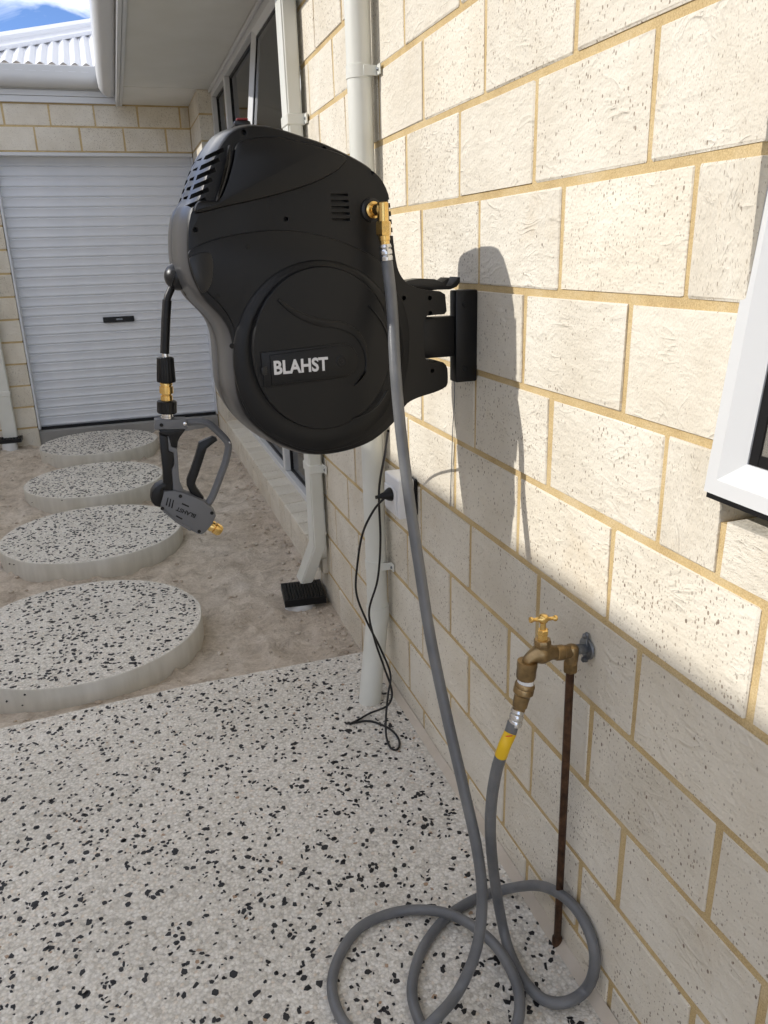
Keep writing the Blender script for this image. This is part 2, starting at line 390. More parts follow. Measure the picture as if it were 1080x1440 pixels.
HOSE = mat('grey_hose_rubber', (.118, .122, .128), .38, col2=(.175, .177, .178), noise_scale=14, noise_amt=.12, bump=.25, bump_scale=260)
BRASS = mat('polished_brass', (.83, .56, .20), .24, 1, noise_amt=.08, noise_scale=60)
BRASS_OLD = mat('aged_brass', (.40, .28, .14), .38, 1, col2=(.21, .15, .08), noise_scale=45, noise_amt=.1)
STEEL = mat('bright_steel', (.72, .72, .72), .22, 1)
STEEL_DULL = mat('galvanised_steel', (.30, .32, .34), .45, 1, col2=(.16, .17, .19), noise_scale=120)
LOGO = mat('white_print', (.66, .66, .67), .5)
BLACK_PRINT = mat('black_print', (.008, .008, .008), .6)
RED = mat('red_rocker', (.20, .01, .012), .3)
YELLOW = mat('yellow_sticker', (.80, .50, .01), .45)
RED_PRINT = mat('orange_red_print', (.62, .09, .02), .45)
TAPE = mat('white_thread_tape', (.85, .85, .84), .5)
OUTLET = mat('white_outlet_plastic', (.80, .80, .80), .35)
STONE = mat('black_stone_chip', (.008, .008, .010), .5, col2=(.018, .018, .020), noise_scale=90)
STONE_TAN = mat('tan_stone_chip', (.36, .23, .13), .5, col2=(.45, .34, .25), noise_scale=60)
CLOD = mat('sand_clod', (.42, .34, .26), .95, col2=(.58, .52, .44), noise_scale=40)
ROOM = mat('dim_plaster', (.34, .32, .30), .9)
BLIND = mat('pale_blind', (.78, .76, .72), .8)
NEIGH = mat('rendered_wall', (.62, .54, .44), .9, col2=(.68, .61, .52), noise_scale=2)  # wall of the unseen house, lightened to bounce warm light
WEEP = mat('clear_fitting', (.60, .62, .60), .3)

# ---------------------------------------------------------------- ground
def grid_axis(lo, hi, flo, fhi, fine, coarse):
    xs = []; x = lo
    while x < flo-1e-6: xs.append(x); x += min(coarse, max(fine*2, (flo-x)*.35))
    x = flo
    while x < fhi: xs.append(x); x += fine
    x = fhi; st = fine*2
    while x < hi: xs.append(x); x += st; st = min(coarse, st*1.5)
    xs.append(hi); return xs
GX = grid_axis(-60, 60, -2.1, .05, .022, 15); GY = grid_axis(-60, 80, .8, 5.4, .03, 15)
def gz(x, y):
    z = -.075
    if -3 < x < .3 and .5 < y < 6:
        p = Vector((x*1.3, y*1.3, .3)); z += .03*noise.noise(p)
        p = Vector((x*5, y*5, 1.7)); z += .018*noise.noise(p)
        n = noise.noise(Vector((x*14, y*11, 4.))); z += .045*max(0, n-.08)
        z += .009*noise.noise(Vector((x*33, y*33, 8.)))
        ed = max(0, 1-abs(y-.86)/.25); z = z*(1-ed) + (-.035)*ed
        wl = max(0, 1-abs(x)/.16); z = z*(1-.7*wl) - .058*.7*wl
    return z
bm = bmesh.new(); gv = [[bm.verts.new((x, y, gz(x, y))) for x in GX] for y in GY]
for j in range(len(GY)-1):
    for i in range(len(GX)-1): bm.faces.new((gv[j][i], gv[j][i+1], gv[j+1][i+1], gv[j+1][i]))
tag(finish('ground', bm, SAND, None, 80, center=(0, 0, 0)), kind='structure')
# loose clods and pebbles lying on the sand
bm = bmesh.new()
for i in range(1100):
    x = random.uniform(-1.9, -.02); y = .9 + 4.3*random.random()**1.3
    if random.random() < .25: x = -abs(random.gauss(0, .06))-.01
    r = random.choice((.003, .004, .005, .007, .009, .013)); z = gz(x, y)
    g = bmesh.ops.create_icosphere(bm, subdivisions=1, radius=r)
    for v in g['verts']:
        v.co = Vector((v.co.x*random.uniform(.7, 1.3), v.co.y*random.uniform(.7, 1.3), v.co.z*.6)) + Vector((x, y, z+r*.25))
tag(finish('sand_clods', bm, CLOD, None, 0, center=(0, 0, 0)), 'loose sand clods and small pebbles scattered on the bare ground', 'pebbles', kind='stuff')

# exposed aggregate slab with its stone chips
slab_pts = [(-2.6, .76), (-1.21, .815), (-.94, .84), (-.65, .862), (-.36, .864), (-.002, .868), (-.002, -3), (-2.6, -3)]
bm = bmesh.new(); n = len(slab_pts)
top = [bm.verts.new((x, y, 0)) for x, y in slab_pts]; bot = [bm.verts.new((x, y, -.12)) for x, y in slab_pts]
bm.faces.new(top[::-1]); bm.faces.new(bot)
for i in range(n): bm.faces.new((top[i], top[(i+1) % n], bot[(i+1) % n], bot[i]))
slab = tag(finish('patio_slab', bm, AGG, None, 0, center=(0, 0, 0)), kind='structure')
def slab_edge(x):
    for (a, b), (c, d) in zip(slab_pts[:5], slab_pts[1:6]):
        if a <= x <= c: return b+(d-b)*(x-a)/(c-a)
    return .86
def chip_shape(rs):
    k = rs.choice((4, 5, 5, 6, 6, 7)); el = rs.uniform(.38, .95); base = []
    for i in range(k):
        a = 2*math.pi*(i+rs.uniform(-.3, .3))/k; r = rs.uniform(.70, 1.18); base.append((math.cos(a)*r, math.sin(a)*r*el))
    return base
def chip_faces(bm, base, x, y, z, r, ang, h=.0012):
    c, s = math.cos(ang), math.sin(ang)
    lo = [bm.verts.new((x+(a*c-b*s)*r, y+(a*s+b*c)*r, z-.002)) for a, b in base]
    hi = [bm.verts.new((x+(a*c-b*s)*r*.86, y+(a*s+b*c)*r*.86, z+h)) for a, b in base]
    k = len(base)
    for i in range(k): bm.faces.new((lo[i], lo[(i+1) % k], hi[(i+1) % k], hi[i]))
    bm.faces.new(hi)
rs = random.Random(11)
chip_meshes = []
for i in range(14):
    b = bmesh.new(); chip_faces(b, chip_shape(rs), 0, 0, 0, 1, 0, h=.0012)
    for v in b.verts: v.co.z = v.co.z
    me = bpy.data.meshes.new('stone'); bmesh.ops.recalc_face_normals(b, faces=b.faces); b.to_mesh(me); b.free(); me.materials.append(STONE); chip_meshes.append(me)
spots = []
for i in range(13500):
    x = rs.uniform(-2.55, -.012); y = rs.uniform(-2.6, .86)
    dens = .55 + .9*(.5+.5*noise.noise(Vector((x*4.5, y*4.5, 3)))) + .5*noise.noise(Vector((x*17, y*17, 5)))
    if rs.random() > dens or y > slab_edge(x)-.008: continue
    r = rs.choice((.0032, .0044, .0052, .0058, .0064, .007, .0077, .0086, .0097)) * rs.uniform(.85, 1.15)
    spots.append((x, y, r, rs.uniform(0, 6.28)))
    if rs.random() < .16: spots.append((x+rs.uniform(-.012, .012), y+rs.uniform(-.012, .012), r*rs.uniform(.5, .9), rs.uniform(0, 6.28)))
def in_view(x, y):
    d = Vector((x, y, 0))-CAM; z = d.dot(FWD)
    if z < .1: return 0
    u = 540+FPX*d.dot(RGT)/z; v = 720-FPX*d.dot(UPV)/z
    return 1/z if (0 < u < 1080 and 0 < v < 1440) else 0
spots.sort(key=lambda s: -s[2]*in_view(s[0], s[1]))
for x, y, r, a in spots[:300]:
    inst('stone', rs.choice(chip_meshes), (x, y, 0), slab, a, (r, r, 1))
bm = bmesh.new()
for x, y, r, a in spots[300:]: chip_faces(bm, chip_shape(rs), x, y, 0, r, a)
tag(finish('stone_chips', bm, STONE, slab, 0, center=(0, 0, 0)), kind='stuff')
bm = bmesh.new()
for i in range(480): chip_faces(bm, chip_shape(rs), rs.uniform(-2.5, -.02), rs.uniform(-2.5, .8), 0, rs.uniform(.003, .0075), rs.uniform(0, 6.28), .001)
tag(finish('tan_stone_chips', bm, STONE_TAN, slab, 0, center=(0, 0, 0)), kind='stuff')

# ---------------------------------------------------------------- the house
YG = 5.30                      # garage wall
LINE0, CH, BL = 1.625, .172, .315
WIN = (-1.95, -.752, 1.02, 2.12)       # near window opening: y0, y1, z0, z1
FAR0, FAR1 = 1.46, 4.62                # far window opening
ZS = 2.47                              # soffit
house = tag(empty('brick_house', (0, 1.5, 0)), 'cream brick house with tan mortar joints, white windows and an attached garage wing', 'house')
def wallbox(bm, y0, y1, z0, z1, x0=.0028, x1=.24): box(bm, (x0, y0, z0), (x1, y1, z1))
bm = bmesh.new()
wallbox(bm, -2.9, WIN[0]-.006, -.3, 2.6); wallbox(bm, WIN[0]-.006, WIN[1]+.006, -.3, WIN[2]-.006); wallbox(bm, WIN[0]-.006, WIN[1]+.006, WIN[3]+.006, 2.6)
wallbox(bm, WIN[1]+.006, FAR0-.006, -.3, 2.6); wallbox(bm, FAR0-.006, FAR1+.006, -.3, .06); wallbox(bm, FAR1+.006, YG+.3, -.3, 2.6)
wall = finish('wall', bm, MORTAR, house, 0, center=(0, 0, 0))
def brick_mesh(seed):
    r = random.Random(seed); b = bmesh.new()
    box(b, (0, -.1507, -.0792), (.098, .1507, .0792), .0020, 1)
    for v in b.verts:
        if v.co.x < .01: v.co += Vector((r.uniform(-.0006, .0008), r.uniform(-.0016, .0016), r.uniform(-.0016, .0016)))
    bmesh.ops.recalc_face_normals(b, faces=b.faces)
    me = bpy.data.meshes.new('brick'); b.to_mesh(me); b.free(); me.materials.append(BRICK); return me
BM = [brick_mesh(i) for i in range(10)]
rb = random.Random(5)
def lay(y0, y1, z0, z1, parent, face=0., garage=False):
    """one brick covering y0..y1 (or x for the garage wall), z0..z1"""
    if y1-y0 < .012 or z1-z0 < .012: return
    sc = (1, (y1-y0)/.305, (z1-z0)/.162); pr = face + rb.uniform(-.0012, .0012)
    c = (y0+y1)/2; z = (z0+z1)/2
    if garage: inst('brick', rb.choice(BM), (c, pr, z), parent, math.pi/2, sc)
    else: inst('brick', rb.choice(BM), (pr, c, z), parent, 0, sc)
OFF = {0: .034, 1: .074, 2: .015, 3: .058, 4: .004, 5: .053, 6: -.016, 7: .027, 8: -.017, 9: .025, 10: -.018}
for r in range(-4, 11):
    zt = LINE0-CH*(r-1)-.005; zb = LINE0-CH*r+.005; zt = min(zt, ZS-.004); zb = max(zb, -.1)
    off = OFF.get(r, .036 if r % 2 == 0 else .076); off += (.1575 if r % 2 else 0)
    ks = range(-20, 12)
    ivs = [(-2.9, FAR0, zb, zt)]
    if zt > WIN[2] and zb < WIN[3]:
        ivs = [(-2.9, WIN[0], zb, zt), (WIN[1], FAR0, zb, zt)]
        if zb < WIN[2]-.03: ivs.append((WIN[0]+.005, WIN[1]-.01, zb, WIN[2]))
        if zt > WIN[3]+.03: ivs.append((WIN[0]+.005, WIN[1]-.01, WIN[3], zt))
    ivs.append((FAR1, YG-.004, zb, zt))
    if r == 10: ivs.append((FAR0, FAR1, zb, .056))
    for k in ks:
        a = -off - .315*k - .315 + .005; b = a + .305
        for (i0, i1, q0, q1) in ivs:
            lay(max(a, i0), min(b, i1), q0, q1, wall)
# sill bricks under the tall far window
sill = boxo('window_sill', (.004, FAR0, .058), (.22, FAR1, .118), MORTAR, house)
b = bmesh.new(); box(b, (0, -.077, -.035), (.118, .077, .035), .003, 1)
for v in b.verts: v.co.z += .05*v.co.x
me = bpy.data.meshes.new('brick'); bmesh.ops.recalc_face_normals(b, faces=b.faces); b.to_mesh(me); b.free(); me.materials.append(BRICK)
y = FAR0+.08
while y < FAR1-.05:
    inst('brick', me, (-.02+rb.uniform(-.001, .001), y, .099), sill); y += .164

# soffit, fascia, gutter, roof over the long wall
sj = [-2.9, -.6, 2.0, 4.62, YG-.003]
soff = boxo('soffit', (-.512, -2.9, ZS+.006), (.24, YG, ZS+.02), SOFFIT, house)
for a, b_ in zip(sj[:-1], sj[1:]): boxo('panel', (-.510, a+.003, ZS), (.092, b_-.003, ZS+.008), SOFFIT, soff, .001)
for a in sj[1:-1]: boxo('joint_strip', (-.508, a-.012, ZS-.003), (.09, a+.012, ZS+.001), SOFFIT, soff, .001)
boxo('soffit_trim', (-.512, -2.9, ZS-.012), (-.49, YG-.002, ZS-.001), WHITE, soff, .002)
boxo('fascia', (-.536, -2.9, 2.452), (-.514, YG-.03, 2.62), WHITE, house, .002)
def gutter(name, prof, axis, a, b, parent, slots):
    """prof = [(out, z)] open trough profile with thickness"""
    bm = bmesh.new(); th = .0025; N = len(prof)
    P2 = [Vector((p[0], p[1], 0)) for p in prof]
    def nrm(i):
        t = (P2[min(N-1, i+1)]-P2[max(0, i-1)]).normalized(); return Vector((-t.y, t.x, 0))
    ins = [P2[i]+nrm(i)*th for i in range(N)]
    def pos(q, s): return Vector((q.x, s, q.y)) if axis == 'y' else Vector((s, q.x, q.y))
    loop = P2 + ins[::-1]; A = [bm.verts.new(pos(q, a)) for q in loop]; B = [bm.verts.new(pos(q, b)) for q in loop]
    for i in range(len(loop)): bm.faces.new((A[i], A[(i+1) % len(loop)], B[(i+1) % len(loop)], B[i]))
    bmesh.ops.triangulate(bm, faces=[bm.faces.new(A), bm.faces.new(B[::-1])])
    return finish(name, bm, WHITE, parent, 50)
gp = [(-.538, 2.66), (-.538, 2.512), (-.548, 2.502), (-.575, 2.500)]
for i in range(1, 9):
    a = i/8*math.pi/2; gp.append((-.575-.068*math.sin(a), 2.568-.068*math.cos(a)))
gp += [(-.646, 2.60), (-.648, 2.635), (-.640, 2.638), (-.638, 2.628)]
g1 = gutter('gutter', gp, 'y', -2.9, YG-.145, house, 0)
for i in range(90):          # overflow slots along the outer face
    y = YG-.22-.055*i
    boxo('slot', (-.6488, y-.018, 2.606), (-.6452, y+.012, 2.613), HOLE, g1) if y > 1.6 else None
def ribbed(name, pts_u, mat_, parent, pitch, h, U, V, O, umin, umax, vfun):
    """sheet of trapezoid ribs: U across, V up the slope, vfun(u) -> (v0, v1)"""
    nrm = U.cross(V).normalized(); bm = bmesh.new(); prev = None; u = umin; k = 0
    pr = [(0, 0), (.10, 0), (.46, h), (.58, h), (.94, 0)]
    while u < umax:
        for f, hh in pr:
            uu = u+f*pitch
            if uu > umax: break
            v0, v1 = vfun(uu)
            if v1 <= v0: prev = None; continue
            cur = (bm.verts.new(O+U*uu+V*v0+nrm*hh), bm.verts.new(O+U*uu+V*v1+nrm*hh))
            if prev: bm.faces.new((prev[0], cur[0], cur[1], prev[1]))
            prev = cur
        u += pitch
    return finish(name, bm, mat_, parent, 0)
PT = R_(22)
ribbed('roof', None, WHITE_ROOF, house, .078, .020, Vector((0, -1, 0)), Vector((math.cos(PT), 0, math.sin(PT))), Vector((-.60, YG+2, 2.64)), 0, 9.8, lambda u: (0, 4.5))

# garage wing: brick wall, lintel, roller door, eave and hipped roof
GX0, GX1 = -1.46, -.004
bm = bmesh.new()
box(bm, (-3.4, YG+.0028, 2.138), (0, YG+.2, 2.62)); box(bm, (-3.4, YG+.0028, -.3), (GX0-.006, YG+.2, 2.13))
gwall = finish('garage_wall', bm, MORTAR, house, 0, center=(-1, YG, 0))
for r in range(-4, 11):
    zt = LINE0-CH*(r-1)-.005; zb = LINE0-CH*r+.005; zt = min(zt, 2.462); zb = max(zb, -.1)
    sh = -.1+.005 if r % 2 else -.295+.005
    for k in range(-1, 12):
        b_ = sh+.215 - .315*k + .0; a = b_-.305
        if r in (-4, -3): lay(max(a, -3.3), min(b_, -.004), zb, zt, gwall, YG, True)
        else: lay(max(a, -3.3), min(b_, GX0), zb, zt, gwall, YG, True)
boxo('lintel', (GX0-.02, YG-.006, 2.112), (-.006, YG+.1, 2.136), WHITE, house, .002)
door = empty('garage_door', (-.73, YG+.11, .04)); WL.pop(door.name); COL.objects.unlink(door); put(door, (-.73, YG+.11, .04), house)
zb0, zt0 = .060, 2.125; ns = 28; ph = (zt0-zb0)/ns
prof = [(0, 0), (.006, .004), (.012, .010), (.014, .020), (.009, .026), (.0105, .050), (.009, .066), (.014, .072), (.012, .080), (0, 1)]
prof = [(.0, 0.), (.009, .06), (.013, .14), (.0135, .22), (.008, .30), (.0065, .45), (.0065, .60), (.0085, .80), (.0125, .90), (.009, .965), (0, 1.)]
b = bmesh.new(); x0, x1 = GX0+.015, -.012; A = []; B = []
for d, t in prof: A.append(b.verts.new((x0, -d*.6, t*ph))); B.append(b.verts.new((x1, -d*.6, t*ph)))
for i in range(len(prof)-1): b.faces.new((A[i], B[i], B[i+1], A[i+1]))
b.faces.new((A[0], A[-1], B[-1], B[0]))
bmesh.ops.recalc_face_normals(b, faces=b.faces)
me = bpy.data.meshes.new('slat'); b.to_mesh(me); b.free(); me.materials.append(DOOR)
for p in me.polygons: p.use_smooth = True
me.set_sharp_from_angle(angle=R_(40))
for i in range(ns): inst('slat', me, (0, YG+.11, zb0+ph*i), door)
boxo('bottom_seal', (x0, YG+.09, .036), (x1, YG+.13, .0595), RUBBER, door)
h0 = at(145, 450, 1, YG+.09); h1 = at(189, 450, 1, YG+.09)
hd = boxo('handle', (h0.x, YG+.078, h0.z-.022), (h1.x, YG+.094, h0.z+.022), RUBBER, door, .004)
boxo('lock_badge', ((h0.x+h1.x)/2-.02, YG+.074, h0.z-.006), ((h0.x+h1.x)/2+.03, YG+.0779, h0.z+.008), STEEL_DULL, hd, .001)
boxo('guide', (GX0+.001, YG+.012, .055), (GX0+.016, YG+.16, 2.11), DOOR, door, .002)
boxo('guide', (-.0115, YG+.012, .055), (-.0005, YG+.16, 2.11), DOOR, door, .002)
tag(boxo('threshold', (-1.6, YG+.03, -.3), (-.001, YG+.9, .034), DCONC, None, .004), kind='structure')
fas = bmesh.new()
for z0, z1, o in ((2.468, 2.512, 0), (2.512, 2.553, -.004), (2.553, 2.62, .0)): box(fas, (-3.4, YG-.022+o, z0+.001), (-.5362, YG-.001, z1-.001), .0015)
finish('fascia', fas, WHITE, house, 30)
g2p = [(YG-.022, 2.71), (YG-.022, 2.575), (YG-.035, 2.565), (YG-.065, 2.563)]
for i in range(1, 9):
    a = i/8*math.pi/2; g2p.append((YG-.065-.068*math.sin(a), 2.631-.068*math.cos(a)))
g2p += [(YG-.136, 2.655), (YG-.138, 2.69), (YG-.13, 2.693), (YG-.128, 2.683)]
g2 = gutter('gutter', g2p, 'x', -3.4, -.54, house, 0)
for i in range(40):
    x = -.72-.088*i
    boxo('slot', (x-.028, YG-.1385, 2.652), (x+.02, YG-.1352, 2.660), WHITE_ROOF, g2)
OR = Vector((0, YG-.09, 2.70))
def on_roof(px, py):
    V = Vector((0, math.cos(PT), math.sin(PT))); nn = Vector((1, 0, 0)).cross(V); d = ray(px, py)
    return CAM + d*((OR-CAM).dot(nn)/d.dot(nn))
hA, hB = on_roof(0, 66), on_roof(128, 44); hs = ((hB-hA).y/math.cos(PT))/(hB.x-hA.x)
def hipv(u):   # u measured along +x from x=-3.4
    return (0, max(0, (hA.y-OR.y)/math.cos(PT) + hs*(u-3.4-hA.x)))
ribbed('roof', None, WHITE_ROOF, house, .078, .020, Vector((1, 0, 0)), Vector((0, math.cos(PT), math.sin(PT))), OR+Vector((-3.4, 0, 0)), 0, 3.6, hipv)
hd_ = (hB-hA).normalized(); e0 = hA - hd_*.9; e1 = hB + hd_*2.2; up = Vector((1, 0, 0)).cross(Vector((0, math.cos(PT), math.sin(PT)))).normalized()
sd = hd_.cross(up).normalized()
bm = bmesh.new()                      # hip capping: two folded flanges with a raised centre
sec = [(.15, .014), (.145, .040), (.05, .052), (.042, .078), (-.03, .088), (-.12, .02)]
A = [bm.verts.new(e0 + sd*a + up*h) for a, h in sec]; B = [bm.verts.new(e1 + sd*a + up*h) for a, h in sec]
for i in range(len(sec)-1): bm.faces.new((A[i], A[i+1], B[i+1], B[i]))
finish('hip_capping', bm, WHITE_ROOF, house, 20)
# far side of the hip so the wing is closed
bm = bmesh.new(); q = [e0, e1, e1+Vector((-1.2, 1.2, -1.1)), e0+Vector((-1.2, 1.2, -1.1))]
bm.faces.new([bm.verts.new(p+up*.02) for p in q]); finish('roof', bm, WHITE_ROOF, house, 0)

# rooms behind the glass
def room(name, y0, y1, z0, z1, x0, x1):
    bm = bmesh.new(); v = [bm.verts.new((x, y, z)) for x in (x0, x1) for y in (y0, y1) for z in (z0, z1)]
    for f in ((4, 5, 7, 6), (0, 1, 5, 4), (2, 6, 7, 3), (0, 4, 6, 2), (1, 3, 7, 5)): bm.faces.new([v[i] for i in f])
    return finish(name, bm, ROOM, house, 0)
room('room', FAR0-.3, FAR1+.3, .02, 2.46, .26, 3.2); room('room', WIN[0]-.3, WIN[1]+.3, .05, 2.45, .26, 3.0)
# tall window unit of three lights
FX = .092
def member(name, lo, hi, parent): return boxo(name, lo, hi, WHITE, parent, .003)
win = empty('window', (FX, 3.0, .14)); COL.objects.unlink(win); put(win, (FX, 3.0, .14), house)
fz0, fz1 = .126, ZS-.005; my = [FAR0+.002, 2.80, 3.93, FAR1-.002]
bm = bmesh.new()
box(bm, (FX, my[0], fz0), (FX+.075, my[3], fz0+.045), .003); box(bm, (FX, my[0], fz1-.05), (FX+.075, my[3], fz1), .003)
for y in (my[0]+.025, my[1], my[2], my[3]-.025): box(bm, (FX-.001, y-.026, fz0+.046), (FX+.074, y+.026, fz1-.051), .003)
finish('frame', bm, WHITE, win, 30)
boxo('transom', (FX+.001, my[0]+.052, 1.10), (FX+.07, my[1]-.027, 1.15), WHITE, win, .003)
boxo('flashing', (FX-.016, my[0], fz1-.018), (FX-.001, my[3], fz1), WHITE, win, .002)
def light(y0, y1, z0, z1, x):
    bm = bmesh.new(); bw = .012
    box(bm, (x-.004, y0, z0), (x+.02, y0+bw, z1)); box(bm, (x-.004, y1-bw, z0), (x+.02, y1, z1)); box(bm, (x-.003, y0+bw, z0), (x+.019, y1-bw, z0+bw)); box(bm, (x-.003, y0+bw, z1-bw), (x+.019, y1-bw, z1))
    g = finish('gasket', bm, RUBBER, win, 0)
    boxo('pane', (x+.004, y0+.004, z0+.004), (x+.010, y1-.004, z1-.004), GLASS, g)
light(my[2]+.027, my[3]-.052, fz0+.047, fz1-.052, FX+.035); light(my[1]+.027, my[2]-.027, fz0+.047, fz1-.052, FX+.035)
light(my[0]+.052, my[1]-.027, fz0+.047, 1.099, FX+.035)
def awning(parent, y0, y1, zh, zb, x, ang, fw=.05, fd=.045, glass=None):
    """sash hinged along its top edge, bottom swung outward (-x) by ang"""
    ca, sa = math.cos(ang), math.sin(ang)
    def tr(bm):
        for v in bm.verts:
            dz = v.co.z-zh; dx = v.co.x-x
            v.co.x = x + dx*ca + dz*sa; v.co.z = zh + dz*ca - dx*sa
        return bm
    bm = bmesh.new()
    # stiles and rails with a sloped inner glazing bead
    o = [(y0, zb), (y1, zb), (y1, zh), (y0, zh)]
    def ins(d): return [(y0+d, zb+d), (y1-d, zb+d), (y1-d, zh-d), (y0+d, zh-d)]
    rings = [(o, x+fd), (o, x), (ins(fw*.42), x-.001), (ins(fw), x+.016), (ins(fw), x+fd)]
    V = [[bm.verts.new((xx, a, b)) for a, b in r] for r, xx in rings]
    for i in range(len(V)-1):
        for k in range(4): bm.faces.new((V[i][k], V[i][(k+1) % 4], V[i+1][(k+1) % 4], V[i+1][k]))
    for k in range(4): bm.faces.new((V[-1][k], V[-1][(k+1) % 4], V[0][(k+1) % 4], V[0][k]))
    s = finish('sash', tr(bm), WHITE, parent, 20)
    bm = bmesh.new(); d = .014
    for lo, hi in (((x+.018, y0+fw+.0005, zb+fw+.0005), (x+.028, y0+fw+d, zh-fw-.0005)), ((x+.018, y1-fw-d, zb+fw+.0005), (x+.028, y1-fw-.0005, zh-fw-.0005)),
                   ((x+.0185, y0+fw+d, zb+fw+.0005), (x+.0275, y1-fw-d, zb+fw+d)), ((x+.0185, y0+fw+d, zh-fw-d), (x+.0275, y1-fw-d, zh-fw-.0005))): box(bm, lo, hi)
    finish('gasket', tr(bm), RUBBER, s, 0)
    bm = bmesh.new(); box(bm, (x+.021, y0+fw-.002, zb+fw-.002), (x+.026, y1-fw+.002, zh-fw+.002)); finish('pane', tr(bm), glass or GLASS, s, 0)
    bm = bmesh.new(); box(bm, (x+fd+.001, y0+.012, zb+.004), (x+fd+.008, y1-.012, zb+.014)); box(bm, (x+.002, y0+.004, zb-.007), (x+fd, y1-.004, zb-.0005)); finish('weather_seal', tr(bm), RUBBER, s, 0)
    return s
awning(win, my[0]+.056, my[1]-.030, fz1-.054, 1.155, FX-.012, R_(7.5))
win2 = empty('window', (.09, -1.35, 1.02)); COL.objects.unlink(win2); put(win2, (.09, -1.35, 1.02), house)
bm = bmesh.new(); y0, y1, z0, z1 = WIN
box(bm, (.075, y0, z0), (.15, y0+.045, z1)); box(bm, (.075, y1-.045, z0), (.15, y1, z1)); box(bm, (.076, y0+.045, z0), (.149, y1-.045, z0+.045)); box(bm, (.076, y0+.045, z1-.045), (.149, y1-.045, z1))
finish('frame', bm, WHITE, win2, 0)
awning(win2, y0+.01, y1+.010, z1-.02, 1.052, .080, R_(5.6), fw=.045, fd=.05, glass=PALE_GLASS)
boxo('blind', (.170, y0+.004, z0+.004), (.176, y1-.004, z1-.004), BLIND, house)

# cement fillet where the brickwork meets the slab
bm = bmesh.new(); sec = [(-.001, -.004), (-.021, -.003), (-.018, .003), (-.005, .016), (-.001, .018)]; ys = [-2.9+.05*i for i in range(76)]; rows = []
for y in ys:
    j = .003*noise.noise(Vector((0, y*9, 2))); rows.append([bm.verts.new((min(-.0005, a+(j if a < -.01 else 0)), min(y, .86), h+(j*.5 if h > 0 else 0))) for a, h in sec])
for a, b_ in zip(rows[:-1], rows[1:]):
    for i in range(4): bm.faces.new((a[i], a[i+1], b_[i+1], b_[i]))
FIL = mat('pale_cement', (.52, .45, .36), .95, col2=(.62, .55, .46), noise_scale=9, bump=.5, bump_scale=120)
finish('cement_fillet', bm, FIL, house, 60)

# ---------------------------------------------------------------- unseen house added out of frame to the left so its eave shades the yard
ng = tag(empty('occluder_house', (-6.5, 2, 0)), 'unseen rendered house with a low roof, added to shade the yard', 'house')
EX, EZ = -4.3, .79+SLOPE*4.3
boxo('wall', (-12, -9, -.2), (EX-.5, 14, EZ-.16), NEIGH, ng)
bm = bmesh.new(); v = [bm.verts.new(p) for p in ((EX, -9.5, EZ), (EX, 14.5, EZ), (EX-4, 14.5, EZ+4*math.tan(R_(18))), (EX-4, -9.5, EZ+4*math.tan(R_(18))), (EX-8, -9.5, EZ), (EX-8, 14.5, EZ), (EX, -9.5, EZ-.15), (EX, 14.5, EZ-.15), (EX-8, -9.5, EZ-.15), (EX-8, 14.5, EZ-.15))]
for f in ((0, 1, 2, 3), (3, 2, 5, 4), (0, 6, 7, 1), (6, 8, 9, 7), (4, 5, 9, 8), (0, 3, 4, 8, 6), (1, 7, 9, 5, 2)): bm.faces.new([v[i] for i in f])
finish('roof', bm, WHITE_ROOF, ng, 0)

